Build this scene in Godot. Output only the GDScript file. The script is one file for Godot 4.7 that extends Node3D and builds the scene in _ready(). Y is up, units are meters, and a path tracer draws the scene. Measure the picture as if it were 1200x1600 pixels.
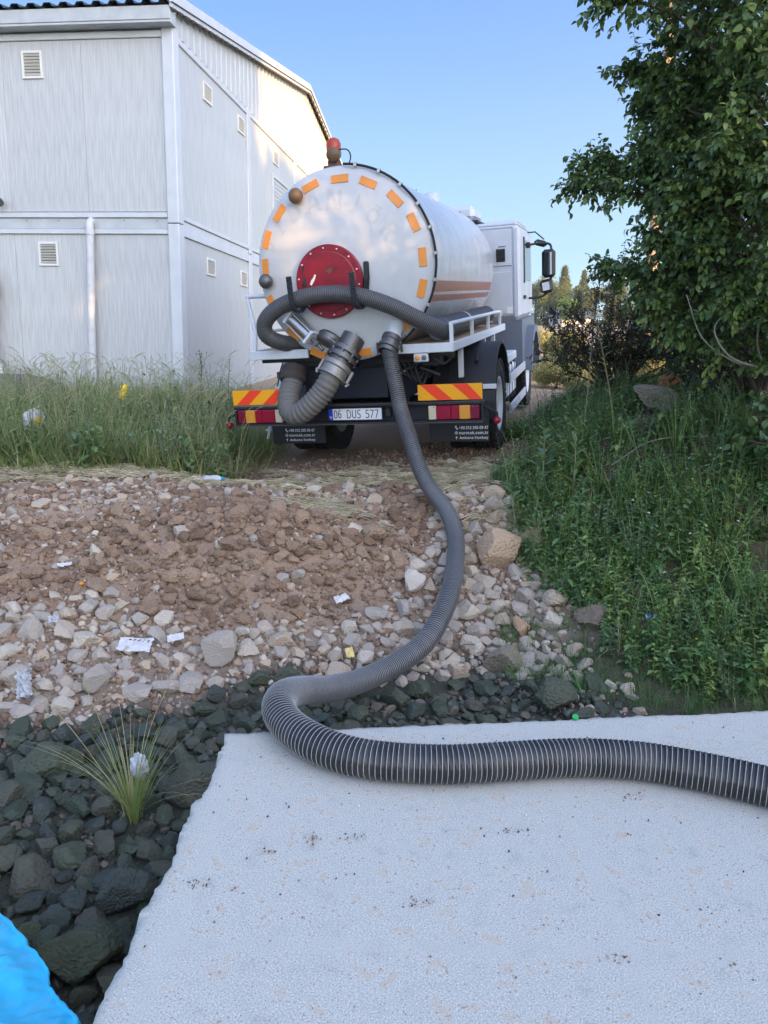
extends Node3D
# A vacuum tanker behind a prefabricated site building, its suction hose run down a stony bank, over a ditch and onto a concrete slab.
# Axes: x right, y up, -z away from the photographer; the slab's top is y = 0; metres.

var rng := RandomNumberGenerator.new()
var taken := {}
var cam: Camera3D
var wobble := FastNoiseLite.new()
var grain := FastNoiseLite.new()
var M := {}

func _ready() -> void:
	# --- camera, sky, sun, exposure
	cam = Camera3D.new()
	cam.name = "camera"
	cam.fov = 67.3
	cam.near = 0.05
	cam.far = 2000.0
	add_child(cam)
	cam.transform = Transform3D(Basis(Vector3(0.99978, 0.02012, -0.00421), Vector3(-0.02056, 0.97851, -0.20512), Vector3(0.0, 0.20517, 0.97873)).orthonormalized(), Vector3(0, 1.5, 0))
	cam.current = true
	var sun_dir := Vector3(0.597, 0.105, 0.795).normalized()
	var env := Environment.new()
	env.background_mode = Environment.BG_SKY
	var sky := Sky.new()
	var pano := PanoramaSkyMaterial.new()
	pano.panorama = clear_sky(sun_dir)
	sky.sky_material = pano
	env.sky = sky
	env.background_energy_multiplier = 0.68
	env.tonemap_mode = Environment.TONE_MAPPER_LINEAR
	env.tonemap_exposure = 2.42
	env.sdfgi_enabled = true
	env.ssao_enabled = true
	env.ssil_enabled = true
	env.fog_enabled = true
	env.fog_density = 0.0004
	env.fog_light_color = Color(0.86, 0.91, 1.0)
	var we := WorldEnvironment.new()
	we.name = "environment"
	we.environment = env
	add_child(we)
	var sun := DirectionalLight3D.new()
	sun.name = "sun"
	sun.light_color = Color(1.0, 0.78, 0.48)
	sun.light_energy = 1.15
	sun.light_angular_distance = 0.5
	sun.shadow_enabled = true
	add_child(sun)
	sun.look_at_from_position(sun_dir * 50.0, Vector3.ZERO)
	# --- noise and materials
	rng.seed = 20
	wobble.seed = 5
	wobble.frequency = 0.12
	wobble.fractal_octaves = 3
	grain.seed = 6
	grain.frequency = 0.12
	grain.fractal_octaves = 3
	make_materials()
	# --- setting and large structures
	var ground := build_ground()
	build_slab()
	build_building()
	build_truck()
	build_hose()
	# --- stones, plants, far things, litter
	build_stones(ground)
	build_plants()
	build_near_tree()
	build_thicket()
	build_bare_stems()
	build_far()
	build_litter()

# ---------------------------------------------------------------- naming
func numbered(called: String) -> String:
	var n: int = taken.get(called, 0)
	taken[called] = n + 1
	return called if n == 0 else "%s_%03d" % [called, n]

func tag(o: Node, label: String, category: String, group := "") -> Node:
	o.set_meta("label", label)
	o.set_meta("category", category)
	if group != "":
		o.set_meta("group", group)
	return o

func thing(called: String, label: String, category: String, xf := Transform3D(), group := "") -> Node3D:
	var o := Node3D.new()
	o.name = numbered(called)
	add_child(o)
	o.transform = xf
	tag(o, label, category, group)
	return o

func put(called: String, mesh: Mesh, m: Material, parent: Node, xf := Transform3D(), stuff := false) -> MeshInstance3D:
	var o := MeshInstance3D.new()
	o.name = numbered(called) if parent == self else called
	o.mesh = mesh
	o.material_override = m
	o.transform = xf
	parent.add_child(o, true)
	if stuff:
		o.set_meta("kind", "stuff")
	return o

func part(called: String, st: SurfaceTool, m: Material, parent: Node, xf := Transform3D()) -> MeshInstance3D:
	return put(called, done(st), m, parent, xf)

func many(called: String, mesh: Mesh, m: Material, xfs: Array, cols: Array, parent: Node) -> MultiMeshInstance3D:
	var mm := MultiMesh.new()
	mm.transform_format = MultiMesh.TRANSFORM_3D
	mm.use_colors = true
	mm.mesh = mesh
	mm.instance_count = xfs.size()
	for i in xfs.size():
		mm.set_instance_transform(i, xfs[i])
		mm.set_instance_color(i, cols[i])
	var o := MultiMeshInstance3D.new()
	o.name = numbered(called) if parent == self else called
	o.multimesh = mm
	o.material_override = m
	parent.add_child(o, true)
	o.set_meta("kind", "stuff")
	return o

# ---------------------------------------------------------------- meshes
func mb(smooth := false) -> SurfaceTool:
	var st := SurfaceTool.new()
	st.begin(Mesh.PRIMITIVE_TRIANGLES)
	st.set_smooth_group(0 if smooth else -1)
	return st

func done(st: SurfaceTool) -> ArrayMesh:
	st.generate_normals()
	return st.commit()

func tri(st: SurfaceTool, a: Vector3, b: Vector3, c: Vector3) -> void:   # counter-clockwise seen from outside
	st.add_vertex(a)
	st.add_vertex(c)
	st.add_vertex(b)

func quad(st: SurfaceTool, a: Vector3, b: Vector3, c: Vector3, d: Vector3) -> void:
	tri(st, a, b, c)
	tri(st, a, c, d)

func bx(st: SurfaceTool, c: Vector3, s: Vector3, turn := Basis(), bev := 0.0) -> void:   # a box, its edges chamfered by bev
	st.set_smooth_group(-1)
	var h := s / 2.0
	var b := minf(bev, minf(h.x, minf(h.y, h.z)) * 0.9)
	for axis in 3:
		for sg: float in [-1.0, 1.0]:
			var u := Vector3.ZERO
			var v := Vector3.ZERO
			var n := Vector3.ZERO
			n[axis] = sg * h[axis]
			u[(axis + 1) % 3] = h[(axis + 1) % 3] - b
			v[(axis + 2) % 3] = (h[(axis + 2) % 3] - b) * sg
			quad(st, c + turn * (n - u - v), c + turn * (n + u - v), c + turn * (n + u + v), c + turn * (n - u + v))
	if b <= 0.0:
		return
	for axis in 3:
		var p := (axis + 1) % 3
		var q := (axis + 2) % 3
		for sp: float in [-1.0, 1.0]:
			for sq: float in [-1.0, 1.0]:
				var e := Vector3.ZERO
				e[axis] = h[axis] - b
				var f := Vector3.ZERO
				f[p] = sp * h[p]
				f[q] = sq * (h[q] - b)
				var g := Vector3.ZERO
				g[p] = sp * (h[p] - b)
				g[q] = sq * h[q]
				if sp * sq > 0:
					quad(st, c + turn * (f - e), c + turn * (g - e), c + turn * (g + e), c + turn * (f + e))
				else:
					quad(st, c + turn * (f - e), c + turn * (f + e), c + turn * (g + e), c + turn * (g - e))
	for sx: float in [-1.0, 1.0]:
		for sy: float in [-1.0, 1.0]:
			for sz: float in [-1.0, 1.0]:
				var a := Vector3(sx * h.x, sy * (h.y - b), sz * (h.z - b))
				var d := Vector3(sx * (h.x - b), sy * h.y, sz * (h.z - b))
				var e2 := Vector3(sx * (h.x - b), sy * (h.y - b), sz * h.z)
				if sx * sy * sz > 0:
					tri(st, c + turn * a, c + turn * d, c + turn * e2)
				else:
					tri(st, c + turn * a, c + turn * e2, c + turn * d)

func box(called: String, c: Vector3, s: Vector3, m: Material, parent: Node, bev := 0.004, turn := Basis(), xf := Transform3D()) -> MeshInstance3D:
	var st := mb()
	bx(st, c, s, turn, bev)
	return part(called, st, m, parent, xf)

func frames_along(pts: PackedVector3Array) -> Array:
	var out := []
	var t0 := (pts[1] - pts[0]).normalized()
	var n := t0.cross(Vector3.UP)
	if n.length() < 0.1:
		n = t0.cross(Vector3.RIGHT)
	n = n.normalized()
	for i in pts.size():
		var t := (pts[mini(i + 1, pts.size() - 1)] - pts[maxi(i - 1, 0)]).normalized()
		n = (n - t * n.dot(t)).normalized()
		out.append([n, t.cross(n), t])
	return out

func tube(st: SurfaceTool, pts: PackedVector3Array, radii: PackedFloat32Array, sides := 8, caps := true, cols := PackedColorArray()) -> void:
	st.set_smooth_group(0)
	var fr := frames_along(pts)
	var rings := []
	for i in pts.size():
		var r: float = radii[mini(i, radii.size() - 1)]
		var ring := PackedVector3Array()
		for k in sides:
			var a := TAU * k / sides
			ring.append(pts[i] + (fr[i][0] * cos(a) + fr[i][1] * sin(a)) * r)
		rings.append(ring)
	for i in pts.size() - 1:
		for k in sides:
			var k2 := (k + 1) % sides
			if cols.is_empty():
				quad(st, rings[i][k], rings[i][k2], rings[i + 1][k2], rings[i + 1][k])
			else:
				var A: Color = cols[i]
				var B: Color = cols[i + 1]
				st.set_color(A); st.add_vertex(rings[i][k])
				st.set_color(B); st.add_vertex(rings[i + 1][k2])
				st.set_color(A); st.add_vertex(rings[i][k2])
				st.set_color(A); st.add_vertex(rings[i][k])
				st.set_color(B); st.add_vertex(rings[i + 1][k])
				st.set_color(B); st.add_vertex(rings[i + 1][k2])
	if caps:
		st.set_smooth_group(-1)
		var last := pts.size() - 1
		for k in sides:
			var k2 := (k + 1) % sides
			if not cols.is_empty():
				st.set_color(cols[0])
			tri(st, pts[0], rings[0][k2], rings[0][k])
			if not cols.is_empty():
				st.set_color(cols[last])
			tri(st, pts[last], rings[last][k], rings[last][k2])

func rod(st: SurfaceTool, a: Vector3, b: Vector3, r: float, sides := 8) -> void:
	tube(st, PackedVector3Array([a, b]), PackedFloat32Array([r]), sides)

func lathe(st: SurfaceTool, prof: Array, sides := 32, xf := Transform3D(), a0 := 0.0, a1 := TAU, flat := false) -> void:   # prof: (radius, height) from bottom to top, turned about +y
	for j in prof.size() - 1:
		st.set_smooth_group(-1 if flat else j + 1)
		var p: Vector2 = prof[j]
		var q: Vector2 = prof[j + 1]
		for k in sides:
			var a := lerpf(a0, a1, float(k) / sides)
			var b := lerpf(a0, a1, float(k + 1) / sides)
			var A := xf * Vector3(cos(a) * p.x, p.y, sin(a) * p.x)
			var B := xf * Vector3(cos(b) * p.x, p.y, sin(b) * p.x)
			var C := xf * Vector3(cos(b) * q.x, q.y, sin(b) * q.x)
			var D := xf * Vector3(cos(a) * q.x, q.y, sin(a) * q.x)
			if p.x > 0.0:
				tri(st, A, C, B)
			if q.x > 0.0:
				tri(st, A, D, C)

func round_lathe(st: SurfaceTool, prof: Array, sides := 32, xf := Transform3D()) -> void:   # the same with one smooth group over the whole profile
	for j in prof.size() - 1:
		st.set_smooth_group(0)
		var p: Vector2 = prof[j]
		var q: Vector2 = prof[j + 1]
		for k in sides:
			var a := TAU * k / sides
			var b := TAU * ((k + 1) % sides) / sides
			var A := xf * Vector3(cos(a) * p.x, p.y, sin(a) * p.x)
			var B := xf * Vector3(cos(b) * p.x, p.y, sin(b) * p.x)
			var C := xf * Vector3(cos(b) * q.x, q.y, sin(b) * q.x)
			var D := xf * Vector3(cos(a) * q.x, q.y, sin(a) * q.x)
			if p.x > 0.0:
				tri(st, A, C, B)
			if q.x > 0.0:
				tri(st, A, D, C)

func prism(st: SurfaceTool, poly: PackedVector2Array, z0: float, z1: float, xf := Transform3D()) -> void:   # a counter-clockwise outline in xy, from z0 (back) to z1 (front)
	st.set_smooth_group(-1)
	var t := Geometry2D.triangulate_polygon(poly)
	var area := 0.0
	for i in poly.size():
		area += poly[i].cross(poly[(i + 1) % poly.size()])
	for i in range(0, t.size(), 3):
		var a := poly[t[i]]
		var b := poly[t[i + 1]]
		var c := poly[t[i + 2]]
		if (b - a).cross(c - a) < 0:
			var s := b
			b = c
			c = s
		tri(st, xf * Vector3(a.x, a.y, z1), xf * Vector3(b.x, b.y, z1), xf * Vector3(c.x, c.y, z1))
		tri(st, xf * Vector3(a.x, a.y, z0), xf * Vector3(c.x, c.y, z0), xf * Vector3(b.x, b.y, z0))
	for i in poly.size():
		var a := poly[i]
		var b := poly[(i + 1) % poly.size()]
		if area < 0:
			var s := a
			a = b
			b = s
		quad(st, xf * Vector3(a.x, a.y, z0), xf * Vector3(b.x, b.y, z0), xf * Vector3(b.x, b.y, z1), xf * Vector3(a.x, a.y, z1))

func spline(ctrl: PackedVector3Array, step: float) -> PackedVector3Array:   # a smooth line through the points, sampled evenly
	var c := Curve3D.new()
	c.bake_interval = 0.01
	for i in ctrl.size():
		var d := (ctrl[mini(i + 1, ctrl.size() - 1)] - ctrl[maxi(i - 1, 0)]) / 6.0
		var before := ctrl[i].distance_to(ctrl[maxi(i - 1, 0)])
		var after := ctrl[i].distance_to(ctrl[mini(i + 1, ctrl.size() - 1)])
		var sum := maxf(before + after, 0.001)
		c.add_point(ctrl[i], -d * 2.0 * before / sum, d * 2.0 * after / sum)
	var n := maxi(2, int(c.get_baked_length() / step))
	var out := PackedVector3Array()
	for i in n + 1:
		out.append(c.sample_baked(c.get_baked_length() * i / n))
	return out

# ---------------------------------------------------------------- materials: colours are linear reflectances
func lin(r: float, g: float, b: float) -> Color:
	return Color(r, g, b).linear_to_srgb()

func noise_tex(kind: int, freq: float, low: float, high: float, sd: int, octaves := 4, size := 512, bump := false) -> NoiseTexture2D:
	var n := FastNoiseLite.new()
	n.seed = sd
	n.noise_type = kind
	n.frequency = freq
	n.fractal_octaves = octaves
	if kind == FastNoiseLite.TYPE_CELLULAR:
		n.cellular_return_type = FastNoiseLite.RETURN_DISTANCE
	var t := NoiseTexture2D.new()
	t.width = size
	t.height = size
	t.seamless = true
	t.noise = n
	if not bump:
		var g := Gradient.new()
		g.set_color(0, lin(low, low, low))
		g.set_color(1, lin(high, high, high))
		t.color_ramp = g
	return t

func mat(c: Color, rough := 0.6, metal := 0.0) -> StandardMaterial3D:
	var m := StandardMaterial3D.new()
	m.albedo_color = c
	m.roughness = rough
	m.metallic = metal
	return m

func worn(c: Color, rough: float, tex: Texture2D, scale: float, bump: Texture2D = null, cm := 0.2, metal := 0.0, world := false) -> StandardMaterial3D:
	var m := mat(c, rough, metal)
	m.albedo_texture = tex
	m.uv1_triplanar = true
	m.uv1_world_triplanar = world
	m.uv1_scale = Vector3.ONE * scale
	if bump:
		m.heightmap_enabled = true
		m.heightmap_texture = bump
		m.heightmap_scale = cm
	return m

func make_materials() -> void:
	var fine := noise_tex(FastNoiseLite.TYPE_SIMPLEX_SMOOTH, 0.03, 0.62, 1.0, 3, 5)
	var blotch := noise_tex(FastNoiseLite.TYPE_SIMPLEX_SMOOTH, 0.012, 0.78, 1.0, 5, 5)
	var soft := noise_tex(FastNoiseLite.TYPE_SIMPLEX_SMOOTH, 0.01, 0.9, 1.0, 8, 5)
	var hi := noise_tex(FastNoiseLite.TYPE_SIMPLEX_SMOOTH, 0.04, 0, 1, 9, 5, 512, true)
	var cell := noise_tex(FastNoiseLite.TYPE_CELLULAR, 0.06, 0, 1, 12, 3, 512, true)
	M.fine = fine
	M.blotch = blotch
	M.hi = hi
	M.cell = cell
	M.white = worn(lin(0.60, 0.62, 0.64), 0.32, soft, 0.6)
	M.white.clearcoat_enabled = true
	M.white.clearcoat = 0.4
	M.white.clearcoat_roughness = 0.2
	M.tank = worn(lin(0.55, 0.57, 0.585), 0.34, soft, 0.9)
	M.tank_side = worn(lin(0.52, 0.53, 0.545), 0.2, blotch, 0.5)
	M.cab = worn(lin(0.53, 0.57, 0.63), 0.35, soft, 0.7)
	M.cab_grey = worn(lin(0.13, 0.155, 0.20), 0.5, soft, 1.0)
	M.black = worn(lin(0.018, 0.02, 0.026), 0.45, fine, 2.0)
	M.navy = worn(lin(0.012, 0.017, 0.034), 0.5, fine, 1.4)
	M.plastic = worn(lin(0.020, 0.022, 0.028), 0.55, fine, 1.5)
	M.rubber = worn(lin(0.022, 0.021, 0.021), 0.85, fine, 4.0, hi, 0.05)
	M.amber = mat(lin(0.78, 0.30, 0.02), 0.35)
	M.orange = mat(lin(0.75, 0.27, 0.04), 0.4)
	M.sign_red = mat(lin(0.80, 0.05, 0.012), 0.35)
	M.sign_yellow = mat(lin(0.82, 0.36, 0.008), 0.35)
	M.lens_red = worn(lin(0.33, 0.008, 0.03), 0.15, fine, 9.0)
	M.lens_dark_red = mat(lin(0.17, 0.01, 0.03), 0.15)
	M.lens_amber = mat(lin(0.62, 0.27, 0.03), 0.15)
	M.lens_white = mat(lin(0.55, 0.49, 0.34), 0.2)
	M.hatch = worn(lin(0.23, 0.005, 0.02), 0.4, blotch, 3.0)
	M.rust_stripe = worn(lin(0.34, 0.12, 0.09), 0.35, fine, 1.5)
	M.steel = worn(lin(0.56, 0.56, 0.56), 0.28, fine, 3.0, null, 0.0, 0.9)
	M.dull_steel = worn(lin(0.20, 0.20, 0.20), 0.5, fine, 4.0, hi, 0.02, 0.8)
	M.ghost = worn(lin(0.50, 0.52, 0.54), 0.34, soft, 0.9)
	M.dirty = worn(lin(0.06, 0.048, 0.04), 0.8, fine, 5.0)
	M.cast = worn(lin(0.36, 0.35, 0.33), 0.5, fine, 5.0, null, 0.0, 0.6)
	M.beacon = mat(lin(0.42, 0.045, 0.012), 0.25)
	M.alu = worn(lin(0.62, 0.66, 0.70), 0.45, soft, 2.0)
	M.brass = worn(lin(0.20, 0.12, 0.06), 0.5, fine, 6.0)
	M.rust = worn(lin(0.17, 0.09, 0.06), 0.8, fine, 6.0, hi, 0.05)
	M.plate = mat(lin(0.70, 0.74, 0.78), 0.35)
	M.plate_blue = mat(lin(0.01, 0.04, 0.48), 0.4)
	M.ink = mat(lin(0.012, 0.012, 0.014), 0.5)
	M.print = mat(lin(0.70, 0.72, 0.74), 0.5)
	M.mirror = mat(lin(0.8, 0.82, 0.84), 0.03, 1.0)
	M.dark_glass = mat(lin(0.02, 0.025, 0.03), 0.08)
	M.grey_hose = worn(lin(0.16, 0.155, 0.14), 0.65, fine, 5.0, hi, 0.03)
	M.wood = worn(lin(0.50, 0.36, 0.22), 0.7, fine, 2.5)
	M.hose = worn(Color.WHITE, 0.33, fine, 4.0)
	M.hose.vertex_color_use_as_albedo = true
	M.spiral = worn(Color.WHITE, 0.45, fine, 4.0)
	M.spiral.vertex_color_use_as_albedo = true
	M.stowed = worn(lin(0.045, 0.046, 0.048), 0.5, fine, 4.0)
	M.stowed_rib = worn(lin(0.15, 0.155, 0.16), 0.5, fine, 4.0)
	# leaves and blades: copies bring their own colour
	M.leaf = mat(Color.WHITE, 0.42)
	M.leaf.vertex_color_use_as_albedo = true
	M.leaf.backlight_enabled = true
	M.leaf.backlight = lin(0.35, 0.42, 0.12)
	M.blade = mat(Color.WHITE, 0.6)
	M.blade.vertex_color_use_as_albedo = true
	M.blade.backlight_enabled = true
	M.blade.backlight = lin(0.3, 0.36, 0.12)
	M.bark = worn(lin(0.085, 0.065, 0.05), 0.9, fine, 5.0, hi, 0.1)
	M.twig = mat(lin(0.07, 0.055, 0.035), 0.85)
	M.pale_stem = mat(lin(0.20, 0.19, 0.10), 0.8)

# ---------------------------------------------------------------- the lie of the land
func ss(a: float, b: float, x: float) -> float:
	return smoothstep(a, b, x)

func ditch_edge(x: float) -> float:   # z of the foot of the far bank
	if x < 0.9:
		return -4.3 - 0.45 * (clampf(x, -4.0, 0.9) + 0.3)
	return -4.84 + 0.5 * (minf(x, 3.2) - 0.9)

var truck_at := Transform3D(Basis(Vector3(0.96102, 0.06205, 0.26943), Vector3(-0.08162, 0.99473, 0.06204), Vector3(-0.26416, -0.08162, 0.96102)).orthonormalized(), Vector3(-0.321, 0.993, -7.386))

func land(x: float, z: float) -> float:
	var t := ditch_edge(x) - z
	var h := -0.55 - 0.08 * ss(0.0, 1.6, -t)
	if t > 0.0:
		h = lerpf(-0.55, 0.30, clampf(t / 2.6, 0.0, 1.0))
		if t > 2.6:
			h = 0.30 + 0.06 * minf(t - 2.6, 5.0) + 0.05 * clampf(t - 7.6, 0.0, 125.0) + 0.004 * maxf(t - 132.6, 0.0)
	h += 0.30 * exp(-((x + 1.0) * (x + 1.0) / 0.7 + (z + 5.55) * (z + 5.55) / 0.30))
	h += 0.05 * exp(-((x + 0.1) * (x + 0.1) / 0.25 + (z + 5.9) * (z + 5.9) / 0.25))
	h += 0.62 * ss(0.9, 2.6, x) * ss(0.1, 2.6, t) * (1.0 - ss(9.0, 15.0, -z)) * (1.0 - ss(6.0, 11.0, x))
	h -= 0.2 * ss(1.2, 2.2, x) * ss(-0.6, 0.1, -t) * 0.0
	# worn level where the lorry stands
	var p := truck_at.affine_inverse() * Vector3(x, 0.0, z)
	var w := (1.0 - ss(1.15, 2.0, absf(p.x))) * ss(-9.0, -6.5, p.z) * (1.0 - ss(0.0, 1.2, p.z))
	if w > 0.0:
		var u := truck_at.basis.y
		var ground := (truck_at * Vector3(0, -0.755, 0)).dot(u)
		h = lerpf(h, (ground - u.x * x - u.z * z) / u.y, w)
	return h + 0.035 * wobble.get_noise_2d(x * 3.0, z * 3.0) * ss(0.0, 0.5, t + 0.3) + 0.02 * grain.get_noise_2d(x * 20.0, z * 20.0) + 0.035 * ss(0.5, 1.0, t) * (1.0 - ss(2.6, 3.2, t)) * wobble.get_noise_2d(x * 9.0 + 20.0, z * 9.0)

func on_land(x: float, z: float, lift := 0.0) -> Vector3:
	return Vector3(x, land(x, z) + lift, z)

func ground_color(x: float, z: float) -> Color:
	var t := ditch_edge(x) - z
	var n := wobble.get_noise_2d(x * 9.0, z * 9.0)
	var n2 := grain.get_noise_2d(x * 6.0 + 40.0, z * 6.0)
	var c := Color(0.065, 0.068, 0.048)
	c = c.lerp(Color(0.34, 0.26, 0.195), ss(0.0, 0.5, t + n * 0.3))
	c = c.lerp(Color(0.36, 0.25, 0.17), ss(0.5, 1.0, t + n * 0.35))
	c = c.lerp(Color(0.55, 0.47, 0.38), ss(2.0, 2.5, t + n * 0.4) * (0.55 + 0.8 * n2))
	c = c.lerp(Color(0.34, 0.24, 0.17), ss(3.1, 3.7, t + n * 0.5))
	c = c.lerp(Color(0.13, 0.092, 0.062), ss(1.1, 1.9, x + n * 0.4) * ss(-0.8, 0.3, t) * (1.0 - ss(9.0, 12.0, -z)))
	c = c.lerp(Color(0.50, 0.37, 0.24), ss(11.0, 17.0, -z + n * 2.0))
	return c

# ---------------------------------------------------------------- small builders
func along(o: Vector3, dir: Vector3) -> Transform3D:   # +y of a turned shape laid along dir
	var y := dir.normalized()
	var x := y.cross(Vector3.FORWARD)
	if x.length() < 0.05:
		x = y.cross(Vector3.RIGHT)
	x = x.normalized()
	return Transform3D(Basis(x, y, x.cross(y)), o)

func words(called: String, said: String, at: Transform3D, width: float, height: float, m: Material, parent: Node, font := "Droid Sans", bold := false, deep := 0.002) -> MeshInstance3D:
	var t := TextMesh.new()
	var f := SystemFont.new()
	f.font_names = PackedStringArray([font])
	f.font_weight = 700 if bold else 400
	t.font = f
	t.text = said
	t.font_size = 48
	t.pixel_size = 0.01
	t.depth = 0.1
	t.curve_step = 4.0
	var a := t.get_aabb()
	var k := Vector3(width / a.size.x if width > 0.0 else height / a.size.y, height / a.size.y, deep / 0.1)
	var xf := at * Transform3D(Basis.from_scale(k), -k * (a.position + a.size / 2.0))
	return put(called, t, m, parent, xf)

func arc_shell(st: SurfaceTool, c: Vector3, r: float, thick: float, x0: float, x1: float, a0: float, a1: float, n := 24) -> void:   # a mudguard: part of a ring about the x axis; angle 0 points back (+z), 90 degrees up
	st.set_smooth_group(0)
	for i in n:
		var a := lerpf(a0, a1, float(i) / n)
		var b := lerpf(a0, a1, float(i + 1) / n)
		var p := func(x: float, rr: float, t: float) -> Vector3: return c + Vector3(x, sin(t) * rr, cos(t) * rr)
		st.set_smooth_group(1)
		quad(st, p.call(x0, r, a), p.call(x1, r, a), p.call(x1, r, b), p.call(x0, r, b))
		st.set_smooth_group(2)
		quad(st, p.call(x0, r - thick, b), p.call(x1, r - thick, b), p.call(x1, r - thick, a), p.call(x0, r - thick, a))
		st.set_smooth_group(3)
		quad(st, p.call(x1, r - thick, a), p.call(x1, r - thick, b), p.call(x1, r, b), p.call(x1, r, a))
		st.set_smooth_group(4)
		quad(st, p.call(x0, r, a), p.call(x0, r, b), p.call(x0, r - thick, b), p.call(x0, r - thick, a))
	for e in 2:
		var t := a0 if e == 0 else a1
		var A := c + Vector3(x0, sin(t) * r, cos(t) * r)
		var B := c + Vector3(x1, sin(t) * r, cos(t) * r)
		var C := c + Vector3(x1, sin(t) * (r - thick), cos(t) * (r - thick))
		var D := c + Vector3(x0, sin(t) * (r - thick), cos(t) * (r - thick))
		st.set_smooth_group(-1)
		if e == 0:
			quad(st, A, D, C, B)
		else:
			quad(st, A, B, C, D)

func wheel(parent: Node, at: Vector3, width: float, outward: float, xf: Transform3D) -> void:
	var R := 0.49
	var st := mb()
	var w := width / 2.0
	var ax := xf * along(at, Vector3(outward, 0, 0))
	var prof := [Vector2(0.29, -w * 0.86), Vector2(0.36, -w), Vector2(0.44, -w * 0.98), Vector2(0.478, -w * 0.86)]
	var grooves := 4
	for g in grooves:
		var y0 := lerpf(-w * 0.8, w * 0.8, float(g) / grooves)
		var y1 := lerpf(-w * 0.8, w * 0.8, float(g + 1) / grooves)
		prof.append_array([Vector2(0.472, y0 + 0.004), Vector2(0.487, y0 + 0.01), Vector2(0.487, y1 - 0.006), Vector2(0.472, y1)])
	prof.append_array([Vector2(0.478, w * 0.86), Vector2(0.44, w * 0.98), Vector2(0.36, w), Vector2(0.29, w * 0.86)])
	lathe(st, prof, 40)
	var lug := Vector3(0.03, width * 0.24, 0.05)
	for k in 44:
		for side: float in [-1.0, 1.0]:
			var a := TAU * (k + 0.5 * maxf(side, 0.0)) / 44.0
			bx(st, Vector3(cos(a) * 0.478, side * w * 0.76, sin(a) * 0.478), lug, Basis(Vector3.UP, -a), 0.0)
	var wh := Node3D.new()
	wh.name = "wheel"
	parent.add_child(wh, true)
	wh.transform = ax
	part("tyre", st, M.rubber, wh)
	var rs := mb()
	lathe(rs, [Vector2(0.30, -w * 0.8), Vector2(0.285, w * 0.55), Vector2(0.30, w * 0.88), Vector2(0.275, w * 0.86), Vector2(0.25, w * 0.3), Vector2(0.14, w * 0.1), Vector2(0.13, w * 0.55), Vector2(0.11, w * 0.62), Vector2(0.0, w * 0.62)], 32)
	for k in 8:
		var a := TAU * k / 8.0
		lathe(rs, [Vector2(0.018, w * 0.1), Vector2(0.018, w * 0.34), Vector2(0.0, w * 0.34)], 6, Transform3D(Basis(), Vector3(cos(a) * 0.18, 0, sin(a) * 0.18)))
	part("rim", rs, M.alu, wh)

func ribbed(called: String, rib_name: String, pts: PackedVector3Array, r: float, pitch: float, m: Material, rib: Material, parent: Node, xf := Transform3D(), bulge := 0.05) -> MeshInstance3D:   # a ribbed hose, its ribs one sub-part
	var line := spline(pts, pitch / 4.0)
	var rad := PackedFloat32Array()
	for i in line.size():
		rad.append(r * (1.0 - bulge * 0.5 + bulge * 0.5 * cos(TAU * i / 4.0)))
	var st := mb(true)
	tube(st, line, rad, 20)
	var h := part(called, st, m, parent, xf)
	if rib_name == "":
		return h
	var sp := mb(true)
	var fr := frames_along(line)
	for i in range(0, line.size(), 4):
		var ring := PackedVector3Array()
		var n := 20
		var w := pitch * 0.2
		for k in n:
			var k2 := (k + 1) % n
			var p := func(kk: int, rr: float, off: float) -> Vector3:
				var a := TAU * kk / n
				return line[i] + (fr[i][0] * cos(a) + fr[i][1] * sin(a)) * rr + fr[i][2] * off
			quad(sp, p.call(k, r * 0.99, -w), p.call(k2, r * 0.99, -w), p.call(k2, r * 1.012, 0.0), p.call(k, r * 1.012, 0.0))
			quad(sp, p.call(k, r * 1.012, 0.0), p.call(k2, r * 1.012, 0.0), p.call(k2, r * 0.99, w), p.call(k, r * 0.99, w))
	part(rib_name, sp, rib, h)
	return h

# ---------------------------------------------------------------- the lorry: x right, y up from the top of its bumper, z back towards the photographer
const TANK_C := Vector3(0.015, 1.256, -0.03)
const TANK_R := 0.845

func head_z(x: float, y: float) -> float:   # the dished rear end
	var q := Vector2(x - TANK_C.x, y - TANK_C.y).length() / TANK_R
	return TANK_C.z + 0.025 + 0.10 * (1.0 - q * q)

func on_head(x: float, y: float, proud := 0.0) -> Transform3D:   # +z out of the dished end, +y pointing to its middle's top
	var r := Vector2(x - TANK_C.x, y - TANK_C.y)
	var n := Vector3(r.x, r.y, 0) * (0.20 / (TANK_R * TANK_R)) + Vector3(0, 0, 1)
	n = n.normalized()
	var up := (Vector3.UP - n * n.y).normalized()
	return Transform3D(Basis(up.cross(n), up, n), Vector3(x, y, head_z(x, y)) + n * proud)

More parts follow.
